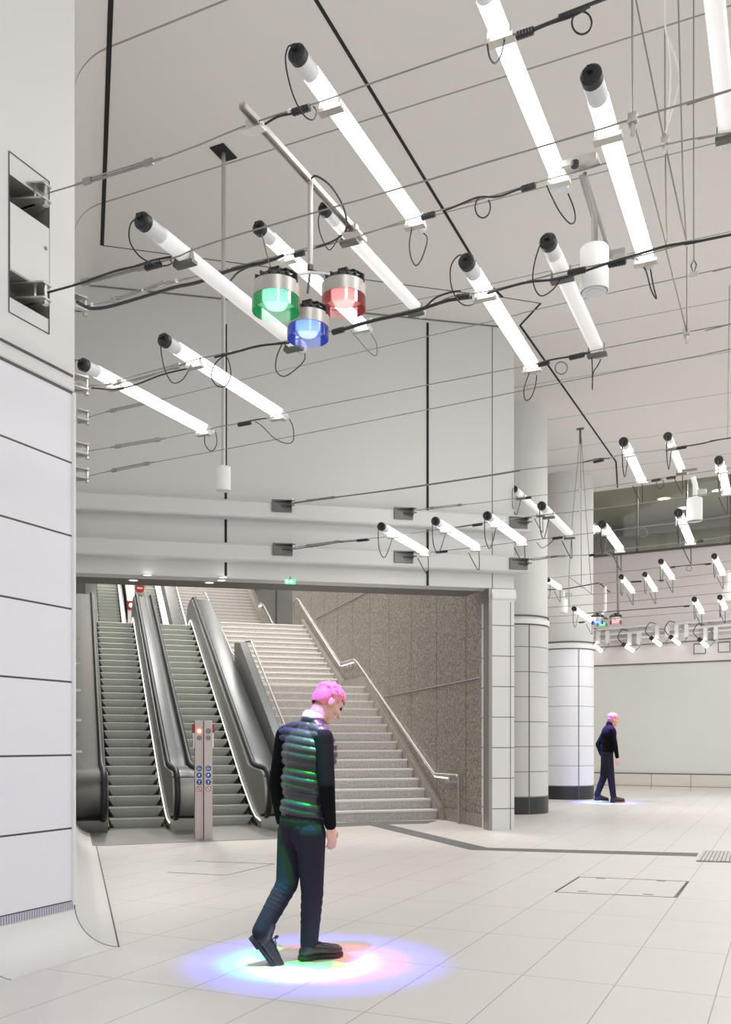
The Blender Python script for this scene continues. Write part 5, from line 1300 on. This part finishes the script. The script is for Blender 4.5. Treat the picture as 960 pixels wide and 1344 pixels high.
J2 = dict(head=q(805.5, 945), neck=q(800.5, 953.5), pelvis=q(797, 990), walk=WQ,
    shR=q(803.5, 959, -0.17), shL=q(796.5, 958, 0.20), elR=q(807.5, 977, -0.24), elL=q(785.5, 977, 0.20), wrR=q(810.5, 994, -0.22), wrL=q(790, 991, 0.12),
    hdR=V((0.10, 0, -1)), hdL=V((0.4, -0.1, -0.9)), hpR=V((-0.4, 0.8, 0)), hpL=V((0.5, -0.6, 0)),
    hipR=q(799, 997, -0.09), hipL=q(796, 996, 0.10), knR=q(802.5, 1022, -0.07), knL=q(792.5, 1021, 0.09), anR=q(805.5, 1045, -0.07), anL=q(784, 1043, 0.08),
    tdR=V((1, 0.1, 0)), suR=Z, tdL=V((1, 0.12, -0.10)), suL=V((0.1, 0, 1)))
a_ = J2['anR']; J2['heR'] = V((a_.x - 0.06, a_.y, 0.012)); a_ = J2['anL']; J2['heL'] = V((a_.x - 0.05, a_.y, 0.05))
person('far person in dark jacket walking right, hand on hip, beside the rear column', V((q(797, 1053).x, YQ, 0)), J2, 1.13, WQ + V((0, -0.25, -0.12)), Z + WQ * 0.1, 0.010, False, False)
WORLD_S, SPOT_K, WELL_K, HALL_K, EXPO = 0.9, 2.6, 1.2, 1.0, 0.0
# ================================================================== LIGHT, CAMERA
def light(kind, name, loc, energy, col=(1, 1, 1), size=0.1, aim=None, **kw):
    L = bpy.data.lights.new(name, kind); L.energy = energy; L.color = col
    if kind == 'AREA':
        L.shape = 'RECTANGLE'; L.size = size; L.size_y = kw.pop('size_y', size)
    else: L.shadow_soft_size = size
    for k, v in kw.items(): setattr(L, k, v)
    o = bpy.data.objects.new(name, L); COL.objects.link(o); o.location = loc
    if aim is not None: o.rotation_euler = (V(aim) - V(loc)).to_track_quat('-Z', 'Y').to_euler()
    return o
w = bpy.data.worlds.new('World'); SC.world = w; w.use_nodes = True
bg = w.node_tree.nodes['Background']; bg.inputs[0].default_value = (0.97, 0.98, 1.0, 1); bg.inputs[1].default_value = WORLD_S
foot = V((-0.30, 5.45, 0))
for (o, c), col, e, ang, bl, aim in ((LR, (1.0, 0.03, 0.03), 620, 17, 1.0, foot + V((0.06, -0.02, 0))), (LG, (0.02, 1.0, 0.10), 560, 17, 1.0, foot + V((-0.10, -0.02, 0))), (LB, (0.05, 0.08, 1.0), 720, 28, 1.0, foot)):
    light('SPOT', 'lamp_beam', c - Z * 0.09, e * SPOT_K, col, 0.03, aim, spot_size=math.radians(ang), spot_blend=bl)
foot2 = V((at(797, 1053, 20).x, 20.0, 0))
for (o, c), col, e, ang, bl in ((FR, (1.0, 0.03, 0.03), 620, 18, 0.7), (FG, (0.02, 1.0, 0.10), 330, 18, 0.7), (FB, (0.03, 0.10, 1.0), 1500, 26, 1.0)):
    light('SPOT', 'lamp_beam', c - Z * 0.09, e * SPOT_K, col, 0.02, foot2, spot_size=math.radians(ang), spot_blend=bl)
# unseen fill lights added high over the stairs to brighten the stairwell
for s, t, z, e in ((-4.2, 4, 10.0, 260), (-0.8, 4, 10.0, 300), (-4.0, 13, 11.0, 300), (-0.5, 13, 11.0, 360), (-2.5, 26, 12.5, 700)):
    light('AREA', 'stairwell_fill', E(s, t, z), e * WELL_K, (1, 0.96, 0.9), 1.2, E(s, t, 0), size_y=2.5)
for k in (-2, 2, 5): light('AREA', 'mezzanine_fill', Fw(k, 5, 9.4), 300, (1, 0.96, 0.88), 1.0, Fw(k, 5, 0))  # added fill lights, besides the downlights, to lift the room behind the glass
# fill lights added under the hall ceiling to brighten the hall and far wall
for x, y, e in ((1.5, -1.5, 120), (6.5, 3.0, 120), (9.5, 9.0, 160), (10.5, 15.0, 330), (9.5, 19.0, 200), (3.0, 8.5, 90)):
    light('AREA', 'hall_fill', (x, y, 7.3), e * HALL_K, (1, 0.985, 0.96), 1.6, (x, y, 0), size_y=1.6)
cam = bpy.data.cameras.new('camera'); co = bpy.data.objects.new('camera', cam); COL.objects.link(co)
co.location = (0, 0, CAM_H); co.rotation_euler = (math.pi / 2, 0, 0)
cam.sensor_fit = 'HORIZONTAL'; cam.sensor_width = 36.0; cam.lens = F_PX / 960 * 36.0
cam.shift_x = 0.0; cam.shift_y = (HY - 672.0) / 1344.0 * (1344.0 / 960.0)
cam.clip_start = 0.05; cam.clip_end = 200
SC.camera = co
SC.view_settings.view_transform = 'Standard'; SC.view_settings.look = 'None'; SC.view_settings.gamma = 1.0
SC.view_settings.use_curve_mapping = False; SC.view_settings.exposure = EXPO
SC.cycles.sample_clamp_indirect = 6.0
SC.cycles.max_bounces = 8
